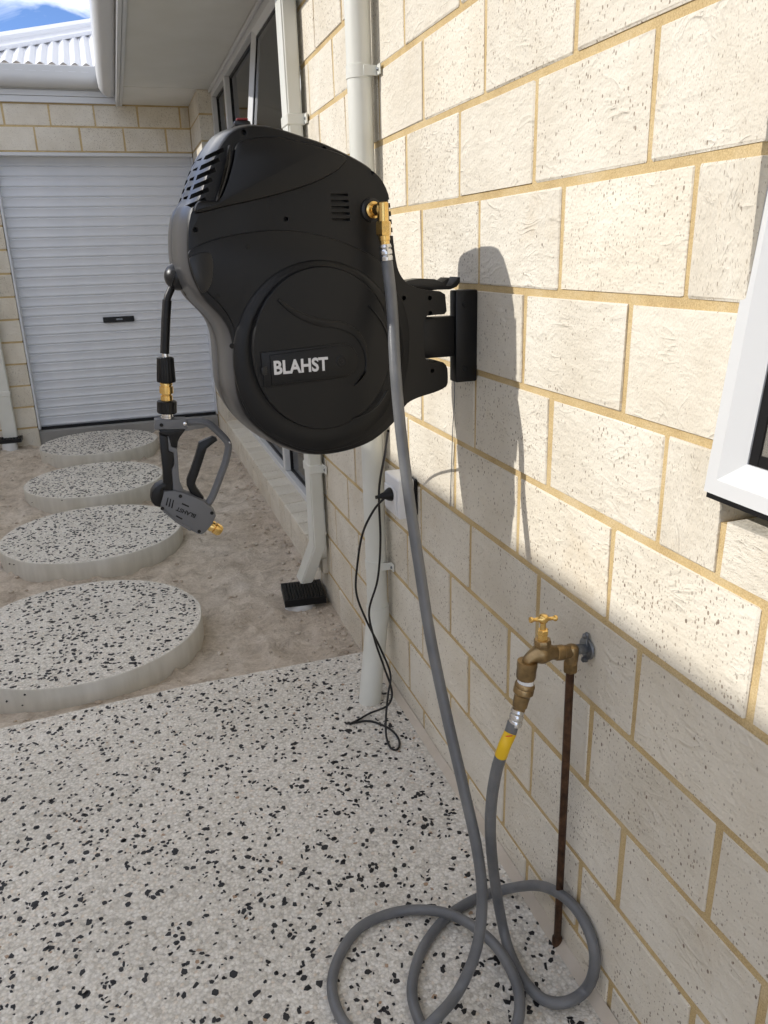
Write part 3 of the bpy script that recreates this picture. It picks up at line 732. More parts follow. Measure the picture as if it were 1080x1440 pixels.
# ---------------------------------------------------------------- stepping stones
SG = 'round stepping stones leading to the garage'
LBL = ['nearest round exposed aggregate stepping stone, beside the patio slab', 'second round stepping stone from the patio slab, cut by the left edge',
       'third round stepping stone from the patio slab, under the hanging spray gun', 'farthest round stepping stone, right in front of the garage door']
for i, (cx, cy, rr) in enumerate(((-.99, 1.395, .45), (-.976, 2.55, .447), (-.988, 3.63, .425), (-.978, 4.74, .432))):
    st = empty('stepping_stone', (cx, cy, -.08)); tag(st, LBL[i], 'stepping stone', SG); zt = .03
    bm = bmesh.new(); K = 96; prof = [(rr*.99, -.13), (rr, -.05), (rr, zt-.006), (rr*.994, zt-.001)]; rg = []
    for r, z in prof: rg.append([bm.verts.new((cx+math.cos(2*math.pi*k/K)*(r+.004*noise.noise(Vector((k*.22, i*7, z*4)))), cy+math.sin(2*math.pi*k/K)*(r+.004*noise.noise(Vector((k*.22, i*7+3, z*4)))), z)) for k in range(K)])
    for a, b_ in zip(rg[:-1], rg[1:]):
        for k in range(K): bm.faces.new((a[k], a[(k+1) % K], b_[(k+1) % K], b_[k]))
    bm.faces.new(rg[0][::-1]); bm.faces.new(rg[-1]); finish('rim', bm, CONC, st, 40)
    bm = bmesh.new(); bot = [bm.verts.new((cx+math.cos(2*math.pi*k/K)*rr*.990, cy+math.sin(2*math.pi*k/K)*rr*.990, zt-.0012)) for k in range(K)]
    tp = [bm.verts.new((cx+math.cos(2*math.pi*k/K)*rr*.984, cy+math.sin(2*math.pi*k/K)*rr*.984, zt)) for k in range(K)]
    for k in range(K): bm.faces.new((bot[k], bot[(k+1) % K], tp[(k+1) % K], tp[k]))
    bm.faces.new(tp); finish('top_face', bm, AGG, st, 0)
    bm = bmesh.new()
    for k in range(900):
        a = rs.uniform(0, 6.283); q = rr*.97*math.sqrt(rs.random())
        chip_faces(bm, chip_shape(rs), cx+math.cos(a)*q, cy+math.sin(a)*q, zt, rs.choice((.005, .006, .0075, .009, .0105))*rs.uniform(.85, 1.2), rs.uniform(0, 6.28))
    for k in range(9 if i == 0 else 2):   # chips showing at the cast edge
        a = rs.uniform(3.6, 4.4); bz = rs.uniform(-.03, zt-.012); p = Vector((cx+math.cos(a)*rr, cy+math.sin(a)*rr, bz)); t = Vector((-math.sin(a), math.cos(a), 0)); o = Vector((math.cos(a), math.sin(a), 0))*.0035
        sh = chip_shape(rs); r = rs.uniform(.003, .006); vs = [bm.verts.new(p+t*x*r+Vector((0, 0, z*r))+o) for x, z in sh]; vb = [bm.verts.new(p+t*x*r*1.1+Vector((0, 0, z*r*1.1))-o) for x, z in sh]
        for j in range(len(sh)): bm.faces.new((vb[j], vb[(j+1) % len(sh)], vs[(j+1) % len(sh)], vs[j]))
        bm.faces.new(vs)
    tag(finish('stone_chips', bm, STONE, st, 0), kind='stuff')

# ---------------------------------------------------------------- downpipes
dp = tag(empty('round_downpipe', (-.042, .61, 0)), 'round cream downpipe running down the brick wall behind the hose reel', 'downpipe')
dx, dy = -.042, (at(507, 60, 0, -.042).y + at(524, 720, 0, -.042).y)/2
tube_o('pipe', [(dx, dy, 2.5), (dx, dy, .27)], .0325, PIPE_CREAM, dp, 32)
pb_ = at(520, 985, 2, 0.)
bm = bmesh.new(); vtube(bm, [(dx, dy, .30), (dx, dy, .262), (dx-.006, dy-.003, .235), (pb_.x, pb_.y, .0), (pb_.x-.002, pb_.y-.001, -.02)], [.0362, .0362, .0355, .0352, .0352], 32); finish('socket_shoe', bm, PIPE_CREAM, dp, 50)
for z in (1.79, .44):
    bm = bmesh.new(); vtube(bm, [(dx, dy, z+.016), (dx, dy, z+.015), (dx, dy, z-.015), (dx, dy, z-.016)], [.0328, .0345, .0345, .0328], 32)
    box(bm, (dx, dy-.0365, z-.012), (-.004, dy-.0335, z+.012), .001); box(bm, (-.0075, dy-.060, z-.012), (-.003, dy-.0366, z+.012), .001)
    c = finish('clip', bm, PIPE_CREAM, dp, 40)
    lathe_o('screw', (-.0075, dy-.049, z), (-.012, dy-.049, z), [(0, .004), (.7, .004), (1, .0025)], STEEL_DULL, c, 10)
def rect_tube(bm, pts, sx, sy):
    rings = []
    for p, (nx, tx) in pts:
        p = Vector(p); a = Vector(nx)*sx/2; b_ = Vector(tx)*sy/2
        rings.append([bm.verts.new(p+a*i+b_*j) for i, j in ((-1, -1), (1, -1), (1, 1), (-1, 1))])
    for r0, r1 in zip(rings[:-1], rings[1:]):
        for k in range(4): bm.faces.new((r0[k], r0[(k+1) % 4], r1[(k+1) % 4], r1[k]))
    bm.faces.new(rings[0][::-1]); bm.faces.new(rings[-1])
X, Y = (1, 0, 0), (0, 1, 0)
sp = tag(empty('square_downpipe', (-.04, 1.44, 0)), 'rectangular white downpipe with a kicked-out foot over a black grate', 'downpipe')
bm = bmesh.new(); t = Vector((.82, 0, .57))
rect_tube(bm, [((-.040, 1.445, 2.465), (X, Y)), ((-.040, 1.445, .215), (X, Y)), ((-.092, 1.51, .035), (X, Y))], .052, .098); bmesh.ops.bevel(bm, geom=[e for e in bm.edges if abs((e.verts[0].co-e.verts[1].co).normalized().z) > .5], offset=.006, segments=3, affect='EDGES')
finish('pipe', bm, PIPE_CREAM, sp, 30)
for z in (1.80, .545):
    bm = bmesh.new(); box(bm, (-.0695, 1.3925, z-.018), (-.004, 1.4975, z+.018), .003); box(bm, (-.009, 1.362, z-.016), (-.003, 1.392, z+.016), .001)
    c = finish('clip', bm, PIPE_CREAM, sp, 30); lathe_o('screw', (-.009, 1.377, z), (-.013, 1.377, z), [(0, .005), (.7, .005), (1, .003)], STEEL_DULL, c, 10)
lp = tag(empty('square_downpipe', (-1.62, YG-.06, 0)), 'rectangular white downpipe left of the garage door at the frame edge', 'downpipe')
bm = bmesh.new(); rect_tube(bm, [((-1.665, YG-.06, 2.56), (X, Y)), ((-1.665, YG-.06, .03), (X, Y))], .105, .06); bmesh.ops.bevel(bm, geom=[e for e in bm.edges if abs((e.verts[0].co-e.verts[1].co).normalized().z) > .5], offset=.006, segments=3, affect='EDGES')
finish('pipe', bm, PIPE_CREAM, lp, 30)
boxo('clip', (-1.722, YG-.094, .36), (-1.608, YG-.027, .40), PIPE_CREAM, lp, .003)
def grate(name, cx, cy, z, lx, ly, rot, label, bars):
    g = empty(name, (cx, cy, z)); tag(g, label, 'drain grate')
    def pl(lo, hi, nm, mm, bev=.0015):
        bm = bmesh.new(); box(bm, lo, hi, bev); bmesh.ops.rotate(bm, verts=bm.verts, cent=(0, 0, 0), matrix=Matrix.Rotation(rot, 3, 'Z'))
        for v in bm.verts: v.co += Vector((cx, cy, z))
        return finish(nm, bm, mm, g, 30)
    f = bmesh.new()
    for lo, hi in (((-lx/2, -ly/2, -.03), (-lx/2+.01, ly/2, 0)), ((lx/2-.01, -ly/2, -.03), (lx/2, ly/2, 0)), ((-lx/2+.01, -ly/2, -.03), (lx/2-.01, -ly/2+.01, 0)), ((-lx/2+.01, ly/2-.01, -.03), (lx/2-.01, ly/2, 0))): box(f, lo, hi)
    bmesh.ops.rotate(f, verts=f.verts, cent=(0, 0, 0), matrix=Matrix.Rotation(rot, 3, 'Z'))
    for v in f.verts: v.co += Vector((cx, cy, z))
    finish('frame', f, RUBBER, g, 0)
    pl((-lx/2+.01, -ly/2+.01, -.03), (lx/2-.01, ly/2-.01, -.02), 'tray', HOLE, 0)
    for i in range(bars):
        x = -lx/2+.01+(lx-.02)*(i+.5)/bars; pl((x-.0045, -ly/2+.0102, -.012), (x+.0045, ly/2-.0102, .0015), 'bar', RUBBER)
    return g
gr = grate('drain_grate', -.103, 1.505, -.012, .175, .19, R_(-6), 'black slotted drain grate below the rectangular downpipe foot', 12)
lathe_o('collar', (-.125, 1.475, -.105), (-.125, 1.475, -.043), [(0, .066), (.9, .066), (1, .062)], WHITE, gr, 32)
gl_ = grate('drain_grate', -1.68, YG-.10, .03, .20, .13, 0, 'black drain grate in front of the garage pillar at the left edge', 8)
lathe_o('collar', (-1.675, YG-.13, -.12), (-1.675, YG-.13, -.0015), [(0, .058), (.9, .058), (1, .055)], WHITE, gl_, 32)

# ---------------------------------------------------------------- power outlet and cords
oy0, oy1, oz0, oz1 = .345, .46, .672, .782
ol = tag(empty('power_outlet', (0, .41, .72)), 'white weatherproof power outlet on the brick wall behind the hose', 'outlet')
boxo('backplate', (-.011, oy0+.003, oz0+.003), (-.0005, oy1-.003, oz1-.003), BLACK, ol, .004)
bm = bmesh.new(); box(bm, (-.058, oy0, oz0), (-.012, oy1, oz1), .006, 3); finish('housing', bm, OUTLET, ol, 30)
boxo('flap', (-.0635, oy0+.01, oz0+.012), (-.0585, oy1-.012, oz1-.03), OUTLET, ol, .002, 2)
cordm = mat('black_cord', (.006, .006, .006), .4)
tw = tag(empty('thin_wire', at(638, 520, 0, -.003)), 'thin grey wire hanging down the bricks below the wall bracket', 'wire')
tube_o('strand', catmull([at(636, 500, 0, -.0035), at(639, 530, 0, -.0035), at(639, 565, 0, -.0032), at(636.5, 605, 0, -.003), at(635.5, 640, 0, -.003), at(634, 680, 0, -.003), at(633, 712, 0, -.003)], 6), .0011, STEEL_DULL, tw, 6)

# ---------------------------------------------------------------- hose reel
TH = R_(6.5); RN = Vector((math.sin(TH), -math.cos(TH), 0)); RP = Plane((-.33, -.072, 1.2), RN)
reel = tag(empty('hose_reel', (-.06, .03, 1.09)), 'black wall-mounted retractable hose reel lettered BLAHST', 'hose reel')
RT = .185          # thickness
def U(l): return [RP.uv(*q) for q in l]
zz = lambda x, y: (200+x/2.25, 140+y/2.25)      # close-up coordinates to photo pixels
outline_px = [(315, 194), (324, 184), (336, 178), (353, 174.5), (375, 176), (398, 181), (425, 190), (453, 199), (484, 213), (505, 224), (522, 235), (537, 250), (546, 268), (549.5, 285), (552, 315), (554.5, 345), (558, 371),
    (562, 384), (570, 396), (583, 404), (600, 408), (626, 410), (627.5, 425), (629, 442), (613, 443), (597, 445), (596, 470), (597, 494), (600, 508), (612, 509), (622, 508), (629, 514), (630.5, 528), (630, 542), (622, 548), (609, 553), (592, 558), (580, 563), (571, 569),
    (562, 584), (551, 599), (530, 618), (513, 627), (493, 634), (470, 639), (449, 641), (430, 639), (411, 633), (393, 626), (377, 616), (360, 602), (347, 588), (337, 569), (331, 548), (329, 520), (328, 495), (325, 475), (319, 458), (309, 444), (297, 432), (285, 420), (276, 404), (268, 385), (264, 368), (262.5, 348), (262.5, 320), (267, 294), (277, 282), (284, 262), (291, 240), (301, 216)]
ou = U(outline_px)
sm = []
for i in range(len(ou)):           # corner-cutting keeps the mouth corners but rounds the shell
    a, b_ = ou[i], ou[(i+1) % len(ou)]; sm += [a*.75+b_*.25, a*.25+b_*.75]
bm = bmesh.new()
loft(bm, RP, sm, [(-RT, -.010), (-RT+.003, -.004), (-RT+.010, .0), (-RT+.03, .003), (-RT*.56, .0075), (-RT*.54, .006), (-RT*.52, .006), (-RT*.50, .0075), (-.028, .004), (-.010, .0005), (-.004, -.001), (-.001, -.003), (0, -.006)], lambda q: max(.12, min(1., (.15-q.x)/.06)))
casing = finish('casing', bm, BLACK, reel, 32)
# cut vents, grille slots and screw holes into the casing
cut = bmesh.new()
def cutcyl(px, py, r=.0045, d=.012):
    a = RP.p(px, py, .004); lathe(cut, a, a-RP.n*(d+.004), [(0, r), (1, r)], 14)
screw_px = [zz(322, 104), zz(575, 156), zz(730, 228), zz(168, 412), zz(455, 378), zz(828, 628), zz(910, 628), zz(912, 676), zz(918, 858)]
for q in screw_px: cutcyl(*q)
for k in range(5):
    y = 302+k*19.5; a = RP.uv(*zz(596+k*1.5, y)); b_ = RP.uv(*zz(652+k*1.5, y)); h = .0023
    vs = [cut.verts.new(RP.w((u, v), hh)) for hh in (.004, -.014) for u, v in ((a.x, a.y-h), (b_.x, b_.y-h), (b_.x, b_.y+h), (a.x, a.y+h))]
    for f in ((0, 1, 2, 3), (7, 6, 5, 4), (0, 4, 5, 1), (1, 5, 6, 2), (2, 6, 7, 3), (3, 7, 4, 0)): cut.faces.new([vs[i] for i in f])
gl = [(306, 214), (299.5, 228), (294, 242), (289, 256), (284.5, 270), (280.5, 284)]
def slotbox(p, ln, hh, w0, w1):
    """slot through the front-left rim, rising to the right"""
    e = Vector((math.cos(.38), math.sin(.38), 0)); f = Vector((-e.y, e.x, 0))
    c = [p-e*.016-f*hh, p+e*ln-f*hh, p+e*ln+f*hh, p-e*.016+f*hh]
    vs = [cut.verts.new(RP.w(q, h)) for h in (w0, w1) for q in c]
    for ff in ((0, 1, 2, 3), (7, 6, 5, 4), (0, 4, 5, 1), (1, 5, 6, 2), (2, 6, 7, 3), (3, 7, 4, 0)): cut.faces.new([vs[i] for i in ff])
for q in gl:
    p = RP.uv(*q)
    for w0, w1 in ((.006, -.045), (-.062, -.10), (-.115, -.16)): slotbox(p, .012, .0032, w0, w1)
for k in range(5):          # notches at the back of the motor housing
    p = RP.uv(550+k*.9, 283+k*11.5); vs = [cut.verts.new(RP.w((p.x+a, p.y+b_), h)) for h in (.004, -.11) for a, b_ in ((-.006, -.003), (.012, -.003), (.012, .003), (-.006, .003))]
    for ff in ((0, 1, 2, 3), (7, 6, 5, 4), (0, 4, 5, 1), (1, 5, 6, 2), (2, 6, 7, 3), (3, 7, 4, 0)): cut.faces.new([vs[i] for i in ff])
bmesh.ops.recalc_face_normals(cut, faces=cut.faces)
cme = bpy.data.meshes.new('cut'); cut.to_mesh(cme); cut.free(); cob = bpy.data.objects.new('cut', cme); COL.objects.link(cob)
md = casing.modifiers.new('cut', 'BOOLEAN'); md.operation = 'DIFFERENCE'; md.object = cob; md.solver = 'EXACT'
bpy.context.view_layer.update(); dg = bpy.context.evaluated_depsgraph_get()
newm = bpy.data.meshes.new_from_object(casing.evaluated_get(dg)); casing.modifiers.clear()
bpy.data.objects.remove(cob)
if len(newm.polygons) > 1200:
    casing.data = newm; newm.name = 'casing'
    if not newm.materials: newm.materials.append(BLACK)
    for p in newm.polygons: p.use_smooth = True
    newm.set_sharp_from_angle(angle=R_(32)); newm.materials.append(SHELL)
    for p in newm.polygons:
        if abs(p.normal.dot(RN)) < .45 and (p.center.x+casing.location.x+WL[reel.name].x) < -.22: p.material_index = 1  # left side faces take the grey with the sheen in its colour
for q in screw_px:
    a = RP.p(*q, -.0105); lathe_o('screw', a, a+RP.n*.002, [(0, .0036), (1, .003)], HOLE, casing, 10)
def panel(name, pxs, h0, h1, m_, parent=reel, bev=.003, smooth=4):
    o = U(pxs); o = catmull(o, smooth, True) if smooth else o
    return slab_o(name, RP, o, h0, h1, m_, parent, bev)
panel('motor_cover', [zz(*q) for q in ((322, 128), (430, 120), (560, 152), (640, 182), (628, 212), (590, 240), (520, 272), (400, 308), (260, 340), (168, 360), (176, 322), (235, 318), (262, 270), (282, 200), (292, 150))], -.002, .0095, BLACK, bev=.005)
panel('grille_trim', [zz(*q) for q in ((268, 152), (274, 152), (272, 205), (258, 262), (238, 316), (230, 318), (250, 262), (264, 205))], -.001, .0125, BLACK_SIDE, bev=.0015)
panel('drum_housing', [zz(*q) for q in ((150, 476), (250, 436), (380, 415), (480, 415), (580, 434), (680, 470), (748, 512), (796, 596), (822, 640), (842, 720), (840, 830), (815, 940), (760, 1030), (680, 1085), (600, 1108), (540, 1112), (470, 1095), (390, 1052), (335, 995), (305, 920), (297, 800), (288, 720), (250, 655), (200, 605), (168, 560), (152, 515))], -.002, .0045, BLACK2, bev=.003)
panel('side_badge', [zz(*q) for q in ((150, 500), (190, 482), (215, 490), (222, 530), (215, 585), (190, 612), (168, 575), (152, 530))], .002, .0058, BLACK_SIDE, bev=.001)
for q in ((332, 466), (236, 621), (282, 779), (196, 588)):
    a = RP.p(*zz(*q), .0042); lathe_o('screw', a, a+RP.n*.0007, [(0, .0046), (.6, .0046), (1, .0036)], HOLE, reel, 14)
def ell(cx, cy, a, b_, n=72):
    c = RP.uv(cx, cy); ra = (RP.uv(cx+a, cy)-RP.uv(cx-a, cy)).length/2; rb_ = (RP.uv(cx, cy+b_)-RP.uv(cx, cy-b_)).length/2
    return [Vector((c.x+ra*math.cos(2*math.pi*k/n), c.y+rb_*math.sin(2*math.pi*k/n), 0)) for k in range(n)]
bm = bmesh.new(); rings = []
for (cx, cy, a, b_, h) in ((452, 503, 119, 133, .002), (452, 503, 118.5, 132.5, .0055), (452, 502, 116, 130, .0085), (452, 501, 111, 126, .0112), (452, 499, 106, 121, .0130), (451.5, 495, 101, 117, .0132), (451.3, 493, 99, 115.5, .0122), (451, 491, 97, 113.5, .0122), (451, 491, 96.3, 112.8, .0205), (451, 491, 95, 111.5, .0225), (451, 490, 70, 82, .0245), (451, 490, 30, 36, .0255)):
    rings.append([bm.verts.new(RP.w(q, h)) for q in ell(cx, cy, a, b_)])
for a, b_ in zip(rings[:-1], rings[1:]):
    for k in range(72): bm.faces.new((a[k], a[(k+1) % 72], b_[(k+1) % 72], b_[k]))
bm.faces.new(rings[-1]); bm.faces.new(rings[0][::-1]); cover = finish('drum_cover', bm, BLACK2, reel, 35)
# swept groove rib and long swirl on the cover
def strip_on(name, pts, half, h0, h1, m_, parent):
    pts = catmull([RP.uv(*zz(*q)) for q in pts], 6); L = []; Rr = []; n = len(pts)
    for i, p in enumerate(pts):
        t = (pts[min(n-1, i+1)]-pts[max(0, i-1)]).normalized(); s = Vector((-t.y, t.x, 0)); wd = half*(.25+.75*math.sin(math.pi*min(1, (i+1)/n*1.15+.02))) if half > .003 else half
        L.append(p+s*wd); Rr.append(p-s*wd)
    return slab_o(name, RP, L+Rr[::-1], h0, h1, m_, parent, .003)
strip_on('swirl', [(418, 632), (470, 672), (540, 702), (610, 712), (665, 742), (692, 800), (688, 860), (655, 900)], .0075, .022, .0268, BLACK, cover)
strip_on('crease', [(700, 650), (735, 690), (760, 740), (770, 800)], .0012, .021, .0262, BLACK_SIDE, cover)
strip_on('crease', [(650, 1004), (690, 990), (730, 962), (760, 915)], .0012, .021, .0262, BLACK_SIDE, cover)
pe_ = [zz(368, 797), zz(610, 764)]
pb = [RP.uv(*zz(362, 797)), RP.uv(*zz(615, 766))]; pb2 = [RP.uv(*zz(615, 876)), RP.uv(*zz(374, 906))]
ce = (pb[1]+pb2[0])/2; rr_ = (pb[1]-pb2[0]).length/2; ex = (pb[1]-pb[0]).normalized(); ey = Vector((-ex.y, ex.x, 0))
arc = [ce+ex*rr_*math.sin(a)+ey*rr_*math.cos(a) for a in [math.pi*k/16 for k in range(1, 16)]]
o = [pb[0], pb[1]]+arc+[pb2[0], pb2[1]]
recess = slab_o('badge_rim', RP, o, .022, .0278, BLACK, cover, .0012)
o2 = [q for q in o]; i0 = RP.uv(*zz(388, 797)); i1 = RP.uv(*zz(396, 902))
inn = [i0+Vector((0, -.004, 0)), pb[1]-ey*.004]+[ce+(q-ce)*(1-.004/rr_) for q in arc]+[pb2[0]+ey*.004, i1+Vector((0, .004, 0))]
plate = slab_o('badge_plate', RP, inn, .0275, .0312, BLACK2, cover, .0008)
kb = RP.p(*zz(612, 822), .0312)
lathe_o('knob', kb, kb+RP.n*.0016, [(0, .0118), (.6, .0118), (.9, .011), (.91, .0075), (.55, .007), (.55, .003), (1., .0025)], BLACK, cover, 32)
lt = RP.uv(*zz(372, 853)); slab_o('latch', RP, [lt+Vector((a*.005, b_*.007, 0)) for a, b_ in ((-1, -1), (1, -1), (1, 1), (-1, 1))], .0275, .0295, BLACK_SIDE, cover, .0008)
tl, tr_ = RP.uv(378, 515), RP.uv(453, 509); dxy = (tr_-tl); wd = dxy.length; ux = dxy/wd; uy = Vector((-ux.y, ux.x, 0)); 
bm = text_bm('BLAHST', RP, (tl+tr_)/2+Vector((0, .0005, 0)), ux, uy, .0255, wd, .0308, .0318, .030); finish('lettering', bm, LOGO, cover, 0)
# rocker switch on top
rp = RP.p(363, 174, -.09)
boxo('switch_base', (rp.x-.024, rp.y-.014, rp.z-.004), (rp.x+.03, rp.y+.014, rp.z+.006), BLACK, reel, .002)
boxo('switch_boot', (rp.x-.017, rp.y-.011, rp.z+.0061), (rp.x+.012, rp.y+.011, rp.z+.017), BLACK_SIDE, reel, .004, 2)
boxo('rocker', (rp.x-.012, rp.y-.008, rp.z+.0171), (rp.x+.008, rp.y+.008, rp.z+.021), RED, reel, .0015, 2)
# bracket: wall plate, arm, pivot, release hook
bk = boxo('wall_plate', (-.050, -.018, 1.092), (-.0008, .016, 1.278), BLACK, reel, .004, 2)
for z in (1.12, 1.25): lathe_o('bolt', (-.030, -.0185, z), (-.030, -.0215, z), [(0, .006), (.7, .006), (1, .004)], HOLE, bk, 12)
boxo('bracket_arm', (-.150, -.012, 1.146), (-.0495, .012, 1.228), BLACK, reel, .003, 2)
tube_o('pivot', [(-.125, .035, 1.09), (-.125, .035, 1.285)], .014, BLACK_SIDE, reel, 20)
HP = Plane((-.1, -.01, 1.28), RN)
hk = [HP.uv(*zz(*q)) for q in ((824, 580), (845, 572), (880, 566), (925, 568), (950, 578), (964, 568), (970, 563), (971, 572), (962, 588), (978, 588), (992, 572), (1000, 561), (1006, 563), (1006, 577), (996, 592), (975, 601), (935, 602), (895, 606), (850, 592))]
slab_o('release_hook', HP, hk, -.035, 0, BLACK_SIDE, reel, .0006)
# hose outlet: ball stop, leader hose, couplings
BY = .012
bc = at(250, 389, 1, BY); rbal = .0245
bm = bmesh.new(); bmesh.ops.create_uvsphere(bm, u_segments=28, v_segments=18, radius=rbal)
for v in bm.verts: v.co = v.co + bc
ball = finish('ball_stop', bm, BLACK_SIDE, reel, 60)
a = bc + (Vector((-.35, -.85, .3))).normalized()*rbal*.93; lathe_o('screw_recess', a, a+(a-bc).normalized()*.0025, [(0, .0045), (1, .0042)], HOLE, ball, 14)
tube_o('ball_seam', [bc+Vector((math.cos(k/24*6.2832)*rbal*.35-.008, math.sin(k/24*6.2832)*rbal*.99, math.cos(k/24*6.2832)*rbal*.93)) for k in range(25)], .0011, BLACK, ball, 6)
gd = at(262, 398, 1, BY); boxo('hose_guide', (gd.x-.008, BY-.022, gd.z-.024), (gd.x+.03, BY+.03, gd.z+.018), BLACK, reel, .007, 2)
lh = [at(*q, 1, BY) for q in ((246, 396), (240, 408), (235, 422), (233.5, 445), (232.5, 470), (231.5, 497))]
tube_o('leader_hose', catmull(lh, 6), .0066, RUBBER, reel, 18)
tube_o('hose_sleeve', catmull(lh[2:], 6), .0083, RUBBER, reel, 18)
G = lambda x, y: at(205+x/5.536, 360+y/5.536, 1, BY)
mpx = 1.44/1085.7/1.0*1.0
lathe_o('ferrule', G(150, 748), G(154, 800), [(0, .0058), (.5, .0062), (1, .0062)], STEEL, reel, 18)
lathe_o('coupling_grip', G(151, 786), G(160, 980), [(0, .0125), (.03, .0158), (.5, .0168), (.95, .0178), (1, .0172)], RUBBER, reel, 48, flute=.07, nfl=16)
qc = lathe_o('coupling_brass', G(158, 978), G(163, 1136), [(0, .0095), (.08, .0115), (.16, .0115), (.17, .0102), (.22, .0102), (.23, .0128), (.56, .0128), (.58, .0095), (.66, .0092), (.68, .0112), (.9, .0112), (.92, .009), (1, .009)], BRASS, reel, 30)

# power cord from the underside of the reel to the outlet
pg = at(556, 694, 1, .385)
c1 = [at(546, 606, 1, .10), at(541, 640, 1, .28), at(533, 690, 1, .40), at(535, 760, 1, .43), at(531, 815, 1, .44), at(519, 860, 1, .45), at(527, 900, 1, .45), at(540, 938, 1, .45),
      at(551, 972, 1, .44), at(545, 992, 1, .42), at(520, 1003, 2, .012), at(506, 1011, 2, .005), at(496, 1016, 2, .004), at(492, 1018, 2, .004)]
c2 = [at(492, 1018, 2, .0041), at(500, 1016, 2, .004), at(520, 1014, 2, .004), at(543, 1022, 2, .004), at(556, 1032, 2, .004), at(562, 1045, 2, .004), at(558, 1054, 2, .004), at(549, 1051, 2, .004), at(543, 1034, 2, .012), at(543, 1005, 1, .40), at(546, 975, 1, .42),
      at(549, 948, 1, .45), at(535, 912, 1, .46), at(515, 872, 1, .46), at(501, 833, 1, .46), at(503, 790, 1, .45), at(510, 750, 1, .44), at(524, 720, 1, .42), at(538, 703, 1, .40), pg+Vector((-.012, 0, -.001))]
bm = bmesh.new(); vtube(bm, catmull(c1[:-1]+c2, 8), .0033, 10); pc = finish('power_cord', bm, cordm, reel, 60)
pe = Vector((-.0645, .385, pg.z)); ps = pe+Vector((-.045, -.003, -.003))
lathe_o('plug', ps, pe, [(0, .004), (.3, .0065), (.34, .0075), (.55, .010), (.75, .016), (.92, .019), (1, .0185)], RUBBER, pc, 16)
tube_o('strain_relief', [pg+Vector((-.012, 0, -.001)), ps, ps+(pe-ps)*.1], [.0038, .005, .0055], RUBBER, pc, 12)

# ---------------------------------------------------------------- spray gun hanging from the coupling
gun = tag(empty('spray_gun', G(165, 1240)), 'grey and black trigger spray gun hanging upside down below the reel', 'spray gun')
GP = Plane((-.62, BY, 1.0), (0, -1, 0))
gz_ = lambda x, y: GP.uv(200+x/6.545, 560+y/6.545)
def gpart(name, pts, t0, t1, m_, parent=gun, bev=.002, sm_=0):
    o = [gz_(*q) for q in pts]; o = catmull(o, sm_, True) if sm_ else o
    return slab_o(name, GP, o, t0, t1, m_, parent, bev)
lathe_o('swivel_nut', G(164, 1126), G(166, 1224), [(0, .0165), (.06, .0185), (.9, .0185), (1, .0165)], RUBBER, gun, 48, flute=.05, nfl=20)
lathe_o('inlet_stem', G(166, 1222), G(167, 1262), [(0, .0108), (.6, .0108), (.65, .012), (1, .012)], STEEL, gun, 24)
col_ = gpart('top_collar', [(112, 192), (170, 185), (400, 182), (412, 210), (414, 262), (395, 272), (112, 274)], -.016, .016, GUN_GREY)
gpart('neck', [(150, 276), (395, 274), (378, 302), (345, 345), (325, 385), (320, 445), (262, 430), (236, 338), (165, 325)], -.013, .013, RUBBER)
gpart('stem', [(228, 336), (248, 350), (264, 432), (318, 452), (326, 560), (334, 700), (345, 770), (378, 838), (330, 850), (276, 830), (276, 780), (264, 640), (288, 600), (282, 490), (238, 472)], -.0125, .0125, GUN_GREY)
gpart('grip', [(156, 322), (228, 340), (238, 472), (280, 492), (288, 560), (286, 605), (264, 640), (276, 780), (279, 832), (196, 832), (190, 760), (186, 650), (164, 450)], -.0145, .0145, RUBBER, bev=.002)
gpart('end_cap', [(192, 756), (150, 774), (112, 800), (78, 850), (72, 905), (85, 945), (112, 975), (165, 990), (190, 910), (198, 834), (240, 826), (240, 770)], -.017, .017, RUBBER, bev=.006)
barrel = gpart('barrel', [(192, 834), (292, 828), (372, 848), (432, 870), (500, 896), (560, 922), (620, 975), (660, 1025), (672, 1066), (640, 1140), (575, 1215), (540, 1236), (505, 1230), (430, 1190), (300, 1108), (185, 1008), (158, 962)], -.018, .018, GUN_GREY, bev=.006)
gpart('bottom_rib', [(190, 1000), (300, 1085), (430, 1165), (450, 1190), (430, 1196), (300, 1116), (182, 1014)], -.0196, .0196, GUN_GREY, barrel, .002)
for k in range(3): gpart('slot', [(228+k*25, 892+k*10), (237+k*25, 892+k*10), (222+k*25, 965+k*12), (210+k*25, 962+k*12)], .015, .0186, HOLE, barrel, .0003)
gpart('slot', [(362, 940), (425, 968), (420, 980), (356, 952)], .015, .0186, HOLE, barrel, .0003)
gpart('slot', [(310, 1052), (368, 1086), (355, 1092), (302, 1062)], .015, .0186, HOLE, barrel, .0003)
gpart('name_panel', [(318, 950), (520, 1040), (468, 1130), (290, 1020)], .015, .0184, GUN_GREY, barrel, .0006)
a_, b_ = gz_(482, 1062), gz_(308, 990); dd = b_-a_; ux = dd/dd.length; uy = Vector((-ux.y, ux.x, 0))
bm = text_bm('BLAHST', GP, (a_+b_)/2, ux, uy, .0085, dd.length, .0182, .0189, .035); finish('lettering', bm, BLACK_PRINT, barrel, 0)
gd_ = [GP.w(gz_(*q), 0) for q in ((395, 222), (470, 216), (560, 218), (620, 240), (690, 300), (760, 372), (790, 420), (790, 480), (765, 590), (725, 700), (680, 820), (640, 915), (600, 975))]
bm = bmesh.new(); vtube(bm, catmull(gd_, 5), .0072, 14)
for v in bm.verts: v.co.y = BY + (v.co.y-BY)*1.25
finish('trigger_guard', bm, GUN_GREY, gun, 50)
